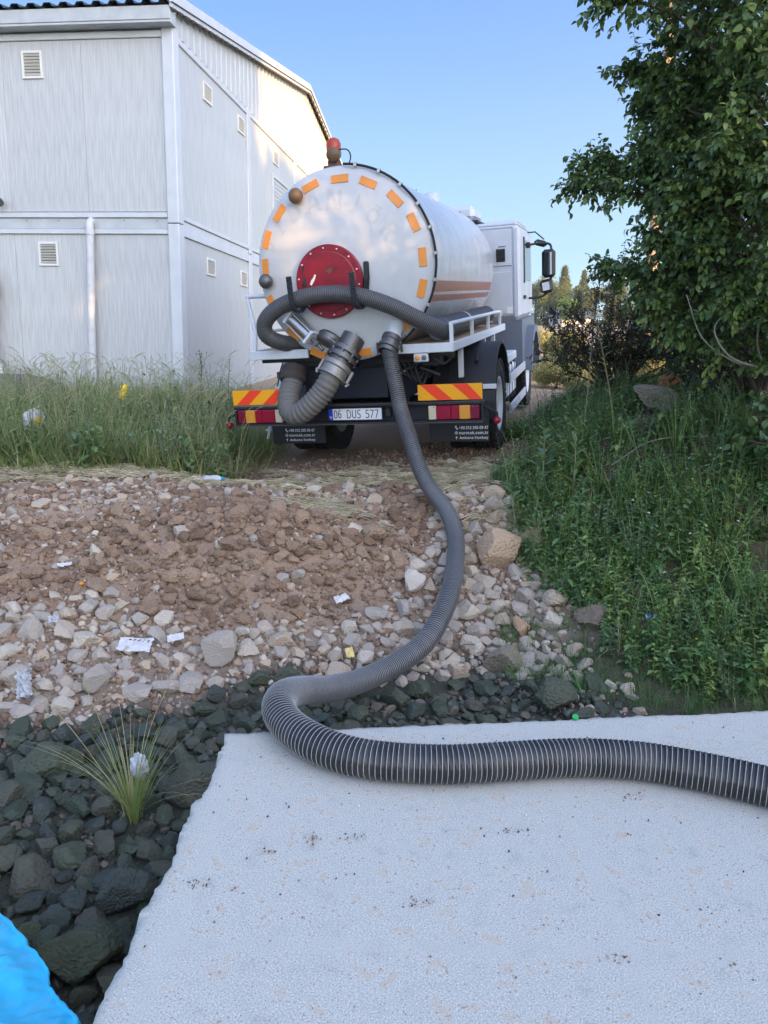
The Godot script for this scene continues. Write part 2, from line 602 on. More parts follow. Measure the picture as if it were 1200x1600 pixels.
func build_truck() -> void:
	var t := thing("vacuum_tanker_truck", "white vacuum tanker truck seen from behind with red hatch and amber reflectors", "truck", truck_at * Transform3D(Basis(), Vector3(0, -0.70, -2.5)))
	var X := Transform3D(Basis(), Vector3(0, 0.70, 2.5))
	# --- tank
	var st := mb()
	var zax := Transform3D(Basis(Vector3(1, 0, 0), Vector3(0, 0, 1), Vector3(0, -1, 0)), TANK_C)
	var prof := [Vector2(0, -3.82), Vector2(0.5, -3.80), Vector2(0.78, -3.74), Vector2(TANK_R, -3.66), Vector2(TANK_R, -0.02)]
	lathe(st, prof, 96, zax)
	# seams round the barrel
	for s: float in [-1.25, -2.5]:
		lathe(st, [Vector2(TANK_R, s - 0.008), Vector2(TANK_R + 0.003, s - 0.003), Vector2(TANK_R + 0.003, s + 0.003), Vector2(TANK_R, s + 0.008)], 96, zax)
	var tank := part("tank", st, M.tank_side, t, X)
	var hs := mb(true)
	var hp := [Vector2(TANK_R, -0.035), Vector2(TANK_R + 0.006, -0.015), Vector2(TANK_R + 0.004, 0.004), Vector2(TANK_R - 0.012, 0.022)]
	for i in 12:
		var q := 0.97 * (1.0 - (i + 1) / 12.0)
		hp.append(Vector2(q * TANK_R, 0.025 + 0.10 * (1.0 - q * q)))
	round_lathe(hs, hp, 96, zax)
	var head := part("tank_end", hs, M.tank, tank)
	# --- stripes on the right flank, bent round the barrel
	for band: Vector2 in [Vector2(0.985, 1.08), Vector2(0.90, 0.955)]:
		var bs := mb(true)
		var a0 := asin((band.x - TANK_C.y) / TANK_R)
		var a1 := asin((band.y - TANK_C.y) / TANK_R)
		for i in 6:
			var p := func(k: int, z: float) -> Vector3:
				var a := lerpf(a0, a1, k / 6.0)
				return Vector3(TANK_C.x + cos(a) * (TANK_R + 0.0025), TANK_C.y + sin(a) * (TANK_R + 0.0025), z)
			quad(bs, p.call(i, -0.1), p.call(i, -3.60), p.call(i + 1, -3.60), p.call(i + 1, -0.1))
		part("stripe", bs, M.rust_stripe, t, X)
	# --- amber reflectors round the dished end
	for p: Vector2 in [Vector2(0.04, 1.992), Vector2(0.297, 1.936), Vector2(0.532, 1.783), Vector2(0.687, 1.575), Vector2(0.753, 1.283), Vector2(0.734, 1.018), Vector2(-0.241, 1.956), Vector2(-0.56, 1.758), Vector2(-0.711, 1.543), Vector2(-0.751, 1.296), Vector2(-0.715, 0.97), Vector2(-0.528, 0.689), Vector2(-0.306, 0.489), Vector2(0.145, 0.481), Vector2(0.583, 0.726)]:
		var xf := on_head(p.x, p.y, 0.003)
		var out := (Vector2(p.x, p.y) - Vector2(TANK_C.x, TANK_C.y)).angle()
		xf = xf * Transform3D(Basis(Vector3(0, 0, 1), out - PI / 2.0 + rng.randf_range(-0.06, 0.06)), Vector3.ZERO)
		var rs := mb()
		bx(rs, Vector3.ZERO, Vector3(0.158, 0.07, 0.006), Basis(), 0.002)
		var rf := part("reflector", rs, M.orange, t, X * xf)
		var es := mb()
		for side: float in [-1.0, 1.0]:
			bx(es, Vector3(0, side * 0.031, 0.0034), Vector3(0.15, 0.004, 0.002))
			bx(es, Vector3(side * 0.075, 0, 0.0034), Vector3(0.004, 0.058, 0.002))
		part("reflector_edge", es, M.amber, rf)
	# --- the ghost of old lettering
	var ghost := "VİDANJÖR"
	for i in ghost.length():
		var a := deg_to_rad(-59.0 + 16.4 * i)
		var r := 0.70
		var xf := on_head(-0.10 + sin(a) * r, 1.13 + cos(a) * r, 0.0004) * Transform3D(Basis(Vector3(0, 0, 1), -a), Vector3.ZERO)
		words("lettering", ghost[i], X * xf, 0.0, 0.17, M.ghost, t, "Droid Sans", true, 0.001)
	# --- red hatch
	var hc := on_head(-0.10, 1.13, 0.0)
	var hx := hc * Transform3D(Basis(Vector3(1, 0, 0), Vector3(0, 0, 1), Vector3(0, -1, 0)), Vector3.ZERO)
	var cs := mb()
	lathe(cs, [Vector2(0.322, -0.02), Vector2(0.322, 0.022), Vector2(0.316, 0.028), Vector2(0.265, 0.029), Vector2(0.255, 0.034), Vector2(0.0, 0.042)], 64, hx)
	var hatch := part("hatch", cs, M.hatch, t, X)
	for k in 14:
		var a := TAU * (k + 0.3) / 14.0
		var bs := mb()
		lathe(bs, [Vector2(0.008, 0.028), Vector2(0.008, 0.036), Vector2(0.005, 0.039), Vector2(0, 0.039)], 6, hx * Transform3D(Basis(), Vector3(cos(a) * 0.292, 0, sin(a) * 0.292)))
		part("bolt", bs, M.alu, hatch)
	# scraped paint on the hatch
	var ws := mb()
	var chip := PackedVector2Array([Vector2(-0.016, -0.05), Vector2(0.004, -0.055), Vector2(0.02, 0.0), Vector2(0.022, 0.045), Vector2(0.008, 0.05), Vector2(0.0, 0.01), Vector2(-0.012, -0.01)])
	prism(ws, chip, 0, 0.0012, hc * Transform3D(Basis(Vector3(0, 0, 1), -0.35), Vector3(-0.15, 0.03, 0.0385)))
	part("paint_scrape", ws, M.print, hatch)
	var ws2 := mb()
	prism(ws2, PackedVector2Array([Vector2(-0.07, 0.0), Vector2(-0.03, -0.006), Vector2(-0.012, -0.028), Vector2(0.006, -0.008), Vector2(0.022, 0.004), Vector2(0.016, 0.03), Vector2(-0.012, 0.026), Vector2(-0.03, 0.012)]), 0, 0.0012, hc * Transform3D(Basis(), Vector3(0.03, 0.09, 0.0405)))
	part("rust_spot", ws2, M.rust, hatch)
	# --- round plugs
	for p: Vector2 in [Vector2(-0.365, 1.882), Vector2(-0.735, 1.174)]:
		var ps := mb(true)
		round_lathe(ps, [Vector2(0.05, -0.02), Vector2(0.05, 0.03), Vector2(0.062, 0.04), Vector2(0.068, 0.065), Vector2(0.055, 0.1), Vector2(0.03, 0.118), Vector2(0, 0.122)], 24, along(on_head(p.x, p.y).origin, Vector3(0, 0, 1)))
		part("plug", ps, M.brass if p.y > 1.5 else M.dull_steel, t, X)
	# --- cable round the rim
	var cable := PackedVector3Array()
	for i in 40:
		var a := lerpf(1.5, -1.05, i / 39.0)
		cable.append(Vector3(TANK_C.x + cos(a) * (TANK_R + 0.012), TANK_C.y + sin(a) * (TANK_R + 0.012), 0.005 + 0.006 * sin(i * 1.3)))
	cable.append(Vector3(0.40, 0.42, 0.0))
	var ks := mb(true)
	tube(ks, cable, PackedFloat32Array([0.011]), 8)
	var kb := part("cable", ks, M.rubber, t, X)
	for i in 9:
		var c: Vector3 = cable[2 + i * 4]
		box("clip", c, Vector3(0.034, 0.03, 0.03), M.steel, kb, 0.003, Basis(Vector3(0, 0, 1), 1.5 - i * 0.27))
	# --- beacon on top of the rear end
	var bh := mb()
	bx(bh, Vector3(-0.045, 2.10, -0.12), Vector3(0.17, 0.045, 0.14), Basis(), 0.008)
	bx(bh, Vector3(-0.045, 2.14, -0.12), Vector3(0.10, 0.06, 0.09), Basis(), 0.008)
	var bracket := part("beacon_bracket", bh, M.rust, t, X)
	var bl := mb(true)
	round_lathe(bl, [Vector2(0.0, -0.03), Vector2(0.06, -0.03), Vector2(0.062, 0.05), Vector2(0.05, 0.07), Vector2(0, 0.075)], 24, along(Vector3(-0.035, 2.215, -0.10), Vector3(0.1, -0.25, 1)))
	part("work_lamp", bl, M.brass, bracket)
	var bd := mb(true)
	round_lathe(bd, [Vector2(0.066, 0.0), Vector2(0.066, 0.05), Vector2(0.05, 0.085), Vector2(0.02, 0.10), Vector2(0, 0.102)], 24, Transform3D(Basis(), Vector3(-0.045, 2.255, -0.13)))
	part("beacon", bd, M.beacon, bracket)
	var bw := mb(true)
	tube(bw, spline(PackedVector3Array([Vector3(0.0, 2.25, -0.1), Vector3(0.09, 2.24, -0.09), Vector3(0.13, 2.18, -0.06), Vector3(0.12, 2.11, -0.03)]), 0.02), PackedFloat32Array([0.006]), 6)
	part("wire", bw, M.rubber, bracket)
	# --- dome and valve on the barrel's back
	var dm := mb(true)
	round_lathe(dm, [Vector2(0.10, -0.12), Vector2(0.10, 0.05), Vector2(0.085, 0.085), Vector2(0.045, 0.105), Vector2(0, 0.11)], 24, Transform3D(Basis(), Vector3(0.34, 2.0, -2.4)))
	rod(dm, Vector3(0.20, 1.98, -2.3), Vector3(0.20, 2.14, -2.3), 0.02)
	bx(dm, Vector3(0.20, 2.10, -2.3), Vector3(0.09, 0.02, 0.02))
	part("vent_dome", dm, M.cab, t, X)
	# --- hose hooks beside the hatch
	for hk: Array in [[-0.38, 1.20, 0.88], [0.205, 1.20, 0.90]]:
		var ho := mb()
		var hx0: float = hk[0]
		bx(ho, Vector3(hx0 + 0.05, 1.20, 0.10), Vector3(0.045, 0.16, 0.04), Basis(), 0.008)
		var pl := spline(PackedVector3Array([Vector3(hx0 + 0.05, 1.14, 0.11), Vector3(hx0 + 0.03, 0.98, 0.11), Vector3(hx0 + 0.02, 0.90, 0.17), Vector3(hx0 + 0.01, 0.885, 0.26), Vector3(hx0, 0.93, 0.34), Vector3(hx0 - 0.005, 1.05, 0.355), Vector3(hx0 - 0.01, 1.19, 0.355)]), 0.02)
		for i in pl.size() - 1:
			var d := pl[i + 1] - pl[i]
			var b := Basis.looking_at(d, Vector3.RIGHT)
			bx(ho, (pl[i] + pl[i + 1]) / 2.0, Vector3(0.022, 0.052, d.length() * 1.15), b, 0.006)
		part("hose_hook", ho, M.plastic, t, X)
	# --- outlet on the right
	var os := mb()
	var od := Vector3(-0.045, -0.16, 0.11)
	lathe(os, [Vector2(0.075, -0.05), Vector2(0.075, 0.09)], 24, along(Vector3(0.475, 0.68, 0.03), od))
	part("outlet_pipe", os, M.alu, t, X)
	var oc := mb()
	lathe(oc, [Vector2(0.078, 0.0), Vector2(0.09, 0.01), Vector2(0.09, 0.05), Vector2(0.082, 0.06), Vector2(0.082, 0.10), Vector2(0.10, 0.105), Vector2(0.10, 0.13), Vector2(0.085, 0.135), Vector2(0.085, 0.17), Vector2(0.07, 0.172)], 28, along(Vector3(0.452, 0.62, 0.065), od))
	for sx: float in [-1.0, 1.0]:
		bx(oc, Vector3(0.435 + sx * 0.11, 0.525, 0.13), Vector3(0.022, 0.10, 0.03), Basis(Vector3(1, 0, 0), 0.3), 0.006)
	bx(oc, Vector3(0.55, 0.62, 0.07), Vector3(0.05, 0.018, 0.018))
	part("coupling", oc, M.dull_steel, t, X)
	# --- main valve, its air cylinder and the short thick hose
	var cy := mb()
	var ca := Vector3(-0.505, 0.845, 0.13)
	var cb := Vector3(-0.285, 0.64, 0.19)
	var cd := (cb - ca).normalized()
	var cl := (cb - ca).length()
	var cx := along(ca, cd)
	lathe(cy, [Vector2(0, 0), Vector2(0.052, 0.0), Vector2(0.052, cl), Vector2(0, cl)], 24, cx, 0, TAU)
	var cyl := part("air_cylinder", cy, M.steel, t, X)
	var ce := mb()
	bx(ce, cx * Vector3(0, 0.012, 0), Vector3(0.14, 0.028, 0.14), cx.basis, 0.006)
	bx(ce, cx * Vector3(0, cl - 0.012, 0), Vector3(0.14, 0.028, 0.14), cx.basis, 0.006)
	part("cylinder_plate", ce, M.alu, cyl)
	for a: float in [-1.0, 1.0]:
		for b: float in [-1.0, 1.0]:
			var rr := mb(true)
			rod(rr, cx * Vector3(a * 0.056, -0.01, b * 0.056), cx * Vector3(a * 0.056, cl + 0.01, b * 0.056), 0.009)
			part("tie_rod", rr, M.steel, cyl)
	var pr := mb()
	rod(pr, cx * Vector3(0, cl, 0), cx * Vector3(0, cl + 0.16, 0), 0.018)
	bx(pr, cx * Vector3(0, cl + 0.07, 0), Vector3(0.05, 0.05, 0.06), cx.basis, 0.008)
	part("piston_rod", pr, M.dull_steel, cyl)
	var vd := Vector3(-0.42, -0.78, 0.46).normalized()   # down the throat of the valve
	var vo := Vector3(0.005, 0.50, 0.10)
	var vx := along(vo, vd)
	var vs := mb()
	lathe(vs, [Vector2(0.11, -0.16), Vector2(0.11, -0.02), Vector2(0.15, -0.02), Vector2(0.15, 0.02), Vector2(0.12, 0.02), Vector2(0.12, 0.05), Vector2(0.15, 0.05), Vector2(0.15, 0.09), Vector2(0.115, 0.09), Vector2(0.115, 0.14), Vector2(0.09, 0.14)], 32, vx)
	var vb := Basis(cd, vd, cd.cross(vd)).orthonormalized()
	bx(vs, vo + vd * 0.03 - cd * 0.12, Vector3(0.26, 0.075, 0.24), vb, 0.03)
	lathe(vs, [Vector2(0.0, -0.05), Vector2(0.11, -0.05), Vector2(0.125, -0.03), Vector2(0.125, 0.03), Vector2(0.11, 0.05), Vector2(0, 0.05)], 28, along(vo + vd * 0.03 - cd * 0.2, vd))
	var valve := part("gate_valve", vs, M.dull_steel, t, X)
	for k in 8:
		var a := TAU * k / 8.0
		var bs := mb()
		lathe(bs, [Vector2(0.014, -0.03), Vector2(0.014, 0.10), Vector2(0, 0.10)], 6, vx * Transform3D(Basis(), Vector3(cos(a) * 0.137, 0, sin(a) * 0.137)))
		part("bolt", bs, M.dull_steel, valve)
	var cc := mb()
	lathe(cc, [Vector2(0.112, 0.13), Vector2(0.14, 0.14), Vector2(0.14, 0.18), Vector2(0.125, 0.19), Vector2(0.125, 0.25), Vector2(0.135, 0.255), Vector2(0.135, 0.275), Vector2(0.10, 0.28)], 32, vx)
	for s: float in [-1.0, 1.0]:
		bx(cc, vx * Vector3(s * 0.15, 0.20, 0.02), Vector3(0.03, 0.13, 0.035), vx.basis, 0.008)
		bx(cc, vx * Vector3(s * 0.16, 0.27, 0.03), Vector3(0.025, 0.05, 0.025), vx.basis * Basis(Vector3(0, 0, 1), s * 0.5), 0.006)
	part("coupling", cc, M.cast, t, X)
	var v0 := vx * Vector3(0, 0.24, 0)
	ribbed("thick_hose", "", PackedVector3Array([v0, v0 + vd * 0.10, Vector3(-0.19, 0.16, 0.27), Vector3(-0.34, 0.02, 0.29), Vector3(-0.47, -0.045, 0.27), Vector3(-0.565, -0.01, 0.20), Vector3(-0.60, 0.10, 0.10), Vector3(-0.60, 0.20, 0.0), Vector3(-0.60, 0.28, -0.06)]), 0.108, 0.042, M.grey_hose, M.grey_hose, t, X, 0.10)
	var cq := mb()
	lathe(cq, [Vector2(0.118, -0.02), Vector2(0.13, 0.0), Vector2(0.13, 0.05), Vector2(0.118, 0.06), Vector2(0.118, 0.13), Vector2(0.0, 0.14)], 28, along(Vector3(-0.60, 0.245, -0.03), Vector3(0, 0.75, -0.5)))
	bx(cq, Vector3(-0.74, 0.30, -0.03), Vector3(0.03, 0.06, 0.05), Basis(), 0.006)
	part("hose_clamp", cq, M.dirty, t, X)
	# --- stowed hose over the hooks
	ribbed("stowed_hose", "hose_rib", PackedVector3Array([Vector3(-0.30, 0.58, -0.55), Vector3(-0.45, 0.575, -0.20), Vector3(-0.62, 0.60, 0.02), Vector3(-0.745, 0.68, 0.14), Vector3(-0.74, 0.79, 0.19), Vector3(-0.64, 0.89, 0.22), Vector3(-0.46, 0.97, 0.235), Vector3(-0.2, 1.02, 0.24), Vector3(0.05, 1.015, 0.24), Vector3(0.27, 0.97, 0.235), Vector3(0.49, 0.885, 0.21), Vector3(0.69, 0.77, 0.14), Vector3(0.86, 0.66, 0.0), Vector3(0.90, 0.62, -0.2)]), 0.075, 0.0165, M.stowed, M.stowed_rib, t, X, 0.05)
	# --- decks along both sides
	for s: float in [-1.0, 1.0]:
		var mid := 0.70 * s
		box("deck", Vector3(mid, 0.515, -1.86), Vector3(0.53, 0.03, 3.70), M.wood, t, 0.004, Basis(), X)
		box("deck_edge", Vector3(mid, 0.495, 0.005), Vector3(0.60, 0.085, 0.03), M.alu, t, 0.006, Basis(), X)
		box("deck_edge", Vector3(s * 0.985, 0.495, -1.87), Vector3(0.03, 0.085, 3.71), M.alu, t, 0.006, Basis(), X)
		for z: float in [-0.7, -2.2, -3.0]:
			box("deck_post", Vector3(s * 0.93, 0.30, z), Vector3(0.05, 0.30, 0.05), M.alu, t, 0.004, Basis(), X)
		for z: float in [-0.15, -1.5, -3.0]:
			box("deck_bearer", Vector3(s * 0.62, 0.44, z), Vector3(0.66, 0.06, 0.05), M.black, t, 0.004, Basis(), X)
	# --- rail on the right with a spare pipe lying inside it
	var rs2 := mb(true)
	tube(rs2, spline(PackedVector3Array([Vector3(0.975, 0.70, -0.02), Vector3(0.975, 0.703, -1.0), Vector3(0.975, 0.705, -2.2), Vector3(0.975, 0.70, -3.4), Vector3(0.975, 0.66, -3.5)]), 0.1), PackedFloat32Array([0.02]), 10)
	var rail := part("side_rail", rs2, M.alu, t, X)
	for z: float in [-0.03, -1.15, -2.3, -3.35]:
		box("rail_post", Vector3(0.975, 0.61, z), Vector3(0.035, 0.17, 0.035), M.alu, rail, 0.004)
	var sp := mb()
	lathe(sp, [Vector2(0, 0.0), Vector2(0.095, 0.0), Vector2(0.105, 0.012), Vector2(0.105, 3.0), Vector2(0.09, 3.02), Vector2(0, 3.02)], 28, along(Vector3(0.80, 0.645, -0.35), Vector3(0, 0.012, -1)))
	var pipe := part("spare_pipe", sp, M.plastic, t, X)
	var pc := mb()
	lathe(pc, [Vector2(0.107, -0.012), Vector2(0.107, 0.03), Vector2(0.10, 0.04)], 28, along(Vector3(0.80, 0.645, -0.35), Vector3(0, 0.012, -1)))
	lathe(pc, [Vector2(0.0, -0.006), Vector2(0.107, -0.012)], 28, Transform3D(Basis(Vector3(1, 0, 0), Vector3(0, 0, -1), Vector3(0, 1, 0)), Vector3(0.80, 0.645, -0.33)))
	part("pipe_end", pc, M.cab_grey, pipe)
	var strap := mb()
	lathe(strap, [Vector2(0.108, 1.2), Vector2(0.108, 1.26)], 28, along(Vector3(0.80, 0.645, -0.35), Vector3(0, 0.012, -1)))
	part("strap", strap, M.alu, pipe)
	# --- rail and steps on the left
	var lr := mb(true)
	tube(lr, PackedVector3Array([Vector3(-0.965, 0.53, -0.03), Vector3(-0.975, 0.70, -0.10), Vector3(-1.045, 1.05, -0.14)]), PackedFloat32Array([0.02]), 10)
	rod(lr, Vector3(-1.045, 1.05, -0.14), Vector3(-0.80, 1.05, -0.16), 0.02)
	rod(lr, Vector3(-0.985, 0.72, -0.10), Vector3(-0.55, 0.72, -0.2), 0.014)
	rod(lr, Vector3(-1.045, 1.05, -0.14), Vector3(-1.045, 1.05, -2.6), 0.018)
	part("side_rail", lr, M.alu, t, X)
	var ld := Node3D.new()
	ld.name = "ladder"
	t.add_child(ld, true)
	ld.transform = X
	for s: float in [0.0, 0.42]:
		var q := mb(true)
		rod(q, Vector3(-1.02, 0.50, -1.0 - s), Vector3(-1.38, -0.50, -1.0 - s), 0.02)
		part("stringer", q, M.alu, ld)
	for i in 6:
		var f := (i + 0.7) / 6.3
		box("step", Vector3(lerpf(-1.02, -1.38, f), lerpf(0.5, -0.5, f), -1.21), Vector3(0.11, 0.022, 0.42), M.alu, ld, 0.004)
	# --- mudguards and wheels
	for s: float in [-1.0, 1.0]:
		var x0 := 0.56 if s > 0 else -1.22
		var x1 := 1.22 if s > 0 else -0.56
		var ms := mb()
		arc_shell(ms, Vector3(0, -0.20, -1.62), 0.635, 0.012, x0, x1, deg_to_rad(-12), deg_to_rad(170), 36)
		var mg := part("mudguard", ms, M.plastic, t, X)
		for e: float in [x0 + 0.012, x1 - 0.012]:
			var lp := mb()
			arc_shell(lp, Vector3(0, -0.20, -1.62), 0.645, 0.035, e - 0.012, e + 0.012, deg_to_rad(-12), deg_to_rad(170), 36)
			part("mudguard_lip", lp, M.plastic, mg)
		for e in 3:
			var xr := lerpf(x0, x1, (e + 1) / 4.0)
			var lp := mb()
			arc_shell(lp, Vector3(0, -0.20, -1.62), 0.639, 0.012, xr - 0.01, xr + 0.01, deg_to_rad(-12), deg_to_rad(170), 36)
			part("mudguard_rib", lp, M.plastic, mg)
		box("mudguard_latch", Vector3(s * 1.02, 0.30, -1.16), Vector3(0.03, 0.11, 0.03), M.ink, mg, 0.006, Basis(Vector3(1, 0, 0), -0.75))
		for xw: float in [0.79, 1.07]:
			wheel(t, Vector3(s * xw, -0.245, -1.62), 0.25, s, X)
		wheel(t, Vector3(s * 1.06, -0.235, -4.85), 0.26, s, X)
		# mudflap with the maker's lines
		var fx := 0.89 * s - 0.02
		var flap := box("mudflap", Vector3(fx, -0.31, -0.80), Vector3(0.62, 0.42, 0.012), M.plastic, t, 0.003, Basis(), X)
		var tx := fx + (0.13 if s > 0 else 0.02)
		words("lettering", "+90 312 395 09 47", Transform3D(Basis(), Vector3(tx + 0.02, -0.375, -0.793)), 0.30, 0.032, M.print, flap, "Droid Sans", true)
		words("lettering", "nurmak.com.tr", Transform3D(Basis(), Vector3(tx + 0.02, -0.428, -0.793)), 0.30, 0.032, M.print, flap, "Droid Sans", true)
		words("lettering", "Ankara-Turkey", Transform3D(Basis(), Vector3(tx + 0.02, -0.483, -0.793)), 0.30, 0.034, M.print, flap, "Droid Sans", true)
		for k in 3:
			var ic := mb()
			var io := Vector3(tx - 0.16, -0.375 - 0.053 * k, -0.7935)
			if k == 0:
				bx(ic, io, Vector3(0.011, 0.034, 0.002), Basis(Vector3(0, 0, 1), 0.5))
				bx(ic, io + Vector3(0.012, -0.012, 0), Vector3(0.018, 0.010, 0.002), Basis(Vector3(0, 0, 1), 0.5))
				bx(ic, io + Vector3(-0.005, 0.014, 0), Vector3(0.018, 0.010, 0.002), Basis(Vector3(0, 0, 1), 0.5))
			elif k == 1:
				lathe(ic, [Vector2(0.012, 0), Vector2(0.012, 0.002), Vector2(0.016, 0.002), Vector2(0.016, 0)], 16, Transform3D(Basis(Vector3(1, 0, 0), Vector3(0, 0, 1), Vector3(0, -1, 0)), io))
				bx(ic, io, Vector3(0.026, 0.003, 0.002))
				bx(ic, io, Vector3(0.003, 0.026, 0.002))
			else:
				bx(ic, io + Vector3(0, -0.008, 0), Vector3(0.004, 0.018, 0.002))
				bx(ic, io + Vector3(0, 0.006, 0), Vector3(0.018, 0.014, 0.002), Basis(Vector3(0, 0, 1), 0.78))
			part("pictogram", ic, M.print, flap)
		# stalk lamp outside the bumper
		var sl := mb(true)
		tube(sl, spline(PackedVector3Array([Vector3(s * 1.22, -0.05, -0.12), Vector3(s * 1.30, -0.09, -0.10), Vector3(s * 1.36, -0.12, -0.09), Vector3(s * 1.36, -0.16, -0.09)]), 0.02), PackedFloat32Array([0.012]), 8)
		var stalk := part("lamp_stalk", sl, M.rubber, t, X)
		var lm := mb(true)
		round_lathe(lm, [Vector2(0, -0.035), Vector2(0.03, -0.03), Vector2(0.036, 0.0), Vector2(0.03, 0.03), Vector2(0, 0.035)], 16, along(Vector3(s * 1.36, -0.19, -0.09), Vector3(0, 0, 1)))
		part("marker_lens", lm, M.lens_red, stalk)
	# --- bumper frame
	var bf := mb()
	bx(bf, Vector3(0, -0.012, -0.05), Vector3(2.50, 0.028, 0.10), Basis(), 0.006)
	bx(bf, Vector3(0, -0.18, -0.05), Vector3(2.50, 0.022, 0.10), Basis(), 0.005)
	for s: float in [-1.0, 1.0]:
		bx(bf, Vector3(s * 1.238, -0.097, -0.05), Vector3(0.022, 0.148, 0.098), Basis(), 0.005)
	bx(bf, Vector3(0, -0.097, -0.095), Vector3(2.44, 0.142, 0.008))
	var bumper := part("bumper", bf, M.black, t, X)
	var be := mb()
	bx(be, Vector3(0, -0.191, 0.0), Vector3(2.49, 0.006, 0.008), Basis(), 0.001)
	bx(be, Vector3(0, 0.001, 0.0), Vector3(2.49, 0.005, 0.006), Basis(), 0.001)
	part("worn_edge", be, M.dull_steel, bumper)
	# --- tail lamps: lenses side by side
	for s: float in [-1.0, 1.0]:
		var lampc := Node3D.new()
		lampc.name = "tail_lamp"
		t.add_child(lampc, true)
		lampc.transform = X
		box("lamp_housing", Vector3(s * 0.977, -0.097, -0.055), Vector3(0.49, 0.135, 0.06), M.plastic, lampc, 0.008)
		var xx := 0.735
		for seg: Array in [["lens", 0.075, M.lens_white], ["lens", 0.14, M.lens_red], ["lens", 0.075, M.lens_red], ["lens", 0.105, M.lens_amber], ["lens", 0.085, M.lens_dark_red]]:
			var w: float = seg[1]
			box(seg[0], Vector3(s * (xx + w / 2.0), -0.097, -0.012), Vector3(w - 0.002, 0.128, 0.036), seg[2], lampc, 0.006)
			xx += w
		var sc := mb()
		for px: float in [0.79, 1.15]:
			lathe(sc, [Vector2(0.006, 0), Vector2(0.006, 0.003), Vector2(0, 0.003)], 8, along(Vector3(s * px, -0.045, 0.005), Vector3(0, 0, 1)))
		part("screw", sc, M.dull_steel, lampc)
	# --- striped warning boards
	for s: float in [-1.0, 1.0]:
		var wdt := 0.565 if s < 0 else 0.60
		var left := -1.245 if s < 0 else 0.645
		var board := box("warning_board", Vector3(left + wdt / 2.0, 0.092, 0.0), Vector3(wdt, 0.145, 0.008), M.sign_yellow, t, 0.001, Basis(), X)
		for k in 2:
			var a := left + wdt * ((0.06 if s < 0 else 0.04) + 0.5 * k)
			var skew := 0.16
			var w := wdt * 0.235
			var poly := PackedVector2Array([Vector2(a, 0.0205), Vector2(a + w, 0.0205), Vector2(a + w + skew, 0.1635), Vector2(a + skew, 0.1635)])
			if s > 0:
				poly = PackedVector2Array([Vector2(a + skew, 0.0205), Vector2(a + w + skew, 0.0205), Vector2(a + w, 0.1635), Vector2(a, 0.1635)])
			for i in poly.size():
				poly[i].x = minf(poly[i].x, left + wdt - 0.002)
			var q := mb()
			prism(q, poly, 0.004, 0.0052)
			part("red_stripe", q, M.sign_red, board)
	# --- number plate
	var np := box("number_plate", Vector3(0.018, -0.093, -0.004), Vector3(0.535, 0.112, 0.008), M.plate, t, 0.003, Basis(), X)
	box("plate_band", Vector3(-0.228, -0.093, 0.0005), Vector3(0.042, 0.108, 0.002), M.plate_blue, np, 0.0)
	words("plate_lettering", "TR", Transform3D(Basis(), Vector3(-0.228, -0.122, 0.002)), 0.026, 0.022, M.plate, np, "Droid Sans", true)
	words("plate_lettering", "06", Transform3D(Basis(), Vector3(-0.158, -0.093, 0.001)), 0.075, 0.078, M.ink, np)
	words("plate_lettering", "DUS", Transform3D(Basis(), Vector3(0.005, -0.093, 0.001)), 0.138, 0.08, M.ink, np)
	words("plate_lettering", "577", Transform3D(Basis(), Vector3(0.188, -0.093, 0.001)), 0.128, 0.078, M.ink, np)
	var fm := mb()
	for s: float in [-1.0, 1.0]:
		bx(fm, Vector3(0.018, -0.093 + s * 0.058, 0.0), Vector3(0.545, 0.006, 0.012))
		bx(fm, Vector3(0.018 + s * 0.271, -0.093, 0.0), Vector3(0.006, 0.11, 0.012))
	part("plate_frame", fm, M.plastic, np)
	box("plate_lamp", Vector3(0.335, -0.09, -0.05), Vector3(0.055, 0.085, 0.05), M.plastic, t, 0.008, Basis(), X)
	# --- chassis
	for s: float in [-1.0, 1.0]:
		box("chassis_rail", Vector3(s * 0.42, 0.12, -2.7), Vector3(0.09, 0.24, 5.0), M.navy, t, 0.008, Basis(), X)
		box("tank_saddle", Vector3(s * 0.30, 0.36, -0.5), Vector3(0.16, 0.24, 0.12), M.black, t, 0.008, Basis(), X)
		box("bumper_bracket", Vector3(s * 0.42, -0.05, -0.25), Vector3(0.08, 0.24, 0.34), M.black, t, 0.006, Basis(), X)
	box("rear_panel", Vector3(-0.15, 0.17, -0.30), Vector3(0.86, 0.30, 0.03), M.navy, t, 0.006, Basis(), X)
	box("cross_beam", Vector3(0, 0.40, -0.28), Vector3(1.2, 0.10, 0.10), M.black, t, 0.008, Basis(), X)
	var axle := mb()
	rod(axle, Vector3(-0.9, -0.205, -1.62), Vector3(0.9, -0.205, -1.62), 0.08, 14)
	round_lathe(axle, [Vector2(0, -0.19), Vector2(0.13, -0.17), Vector2(0.2, 0.0), Vector2(0.13, 0.17), Vector2(0, 0.19)], 20, along(Vector3(0, -0.205, -1.62), Vector3(0, 0, 1)))
	for s: float in [-1.0, 1.0]:
		for k in 3:
			bx(axle, Vector3(s * 0.5, -0.05 + 0.03 * k, -1.62), Vector3(0.08, 0.022, 1.5 - 0.3 * k))
	part("rear_axle", axle, M.black, t, X)
	var odds := mb()
	bx(odds, Vector3(0.72, 0.36, -0.35), Vector3(0.18, 0.10, 0.2), Basis(), 0.01)
	rod(odds, Vector3(0.62, 0.30, -0.25), Vector3(0.80, 0.22, -0.3), 0.02)
	rod(odds, Vector3(0.66, 0.2, -0.4), Vector3(0.66, 0.42, -0.35), 0.03)
	part("valve_block", odds, M.plastic, t, X)
	var hoses := mb(true)
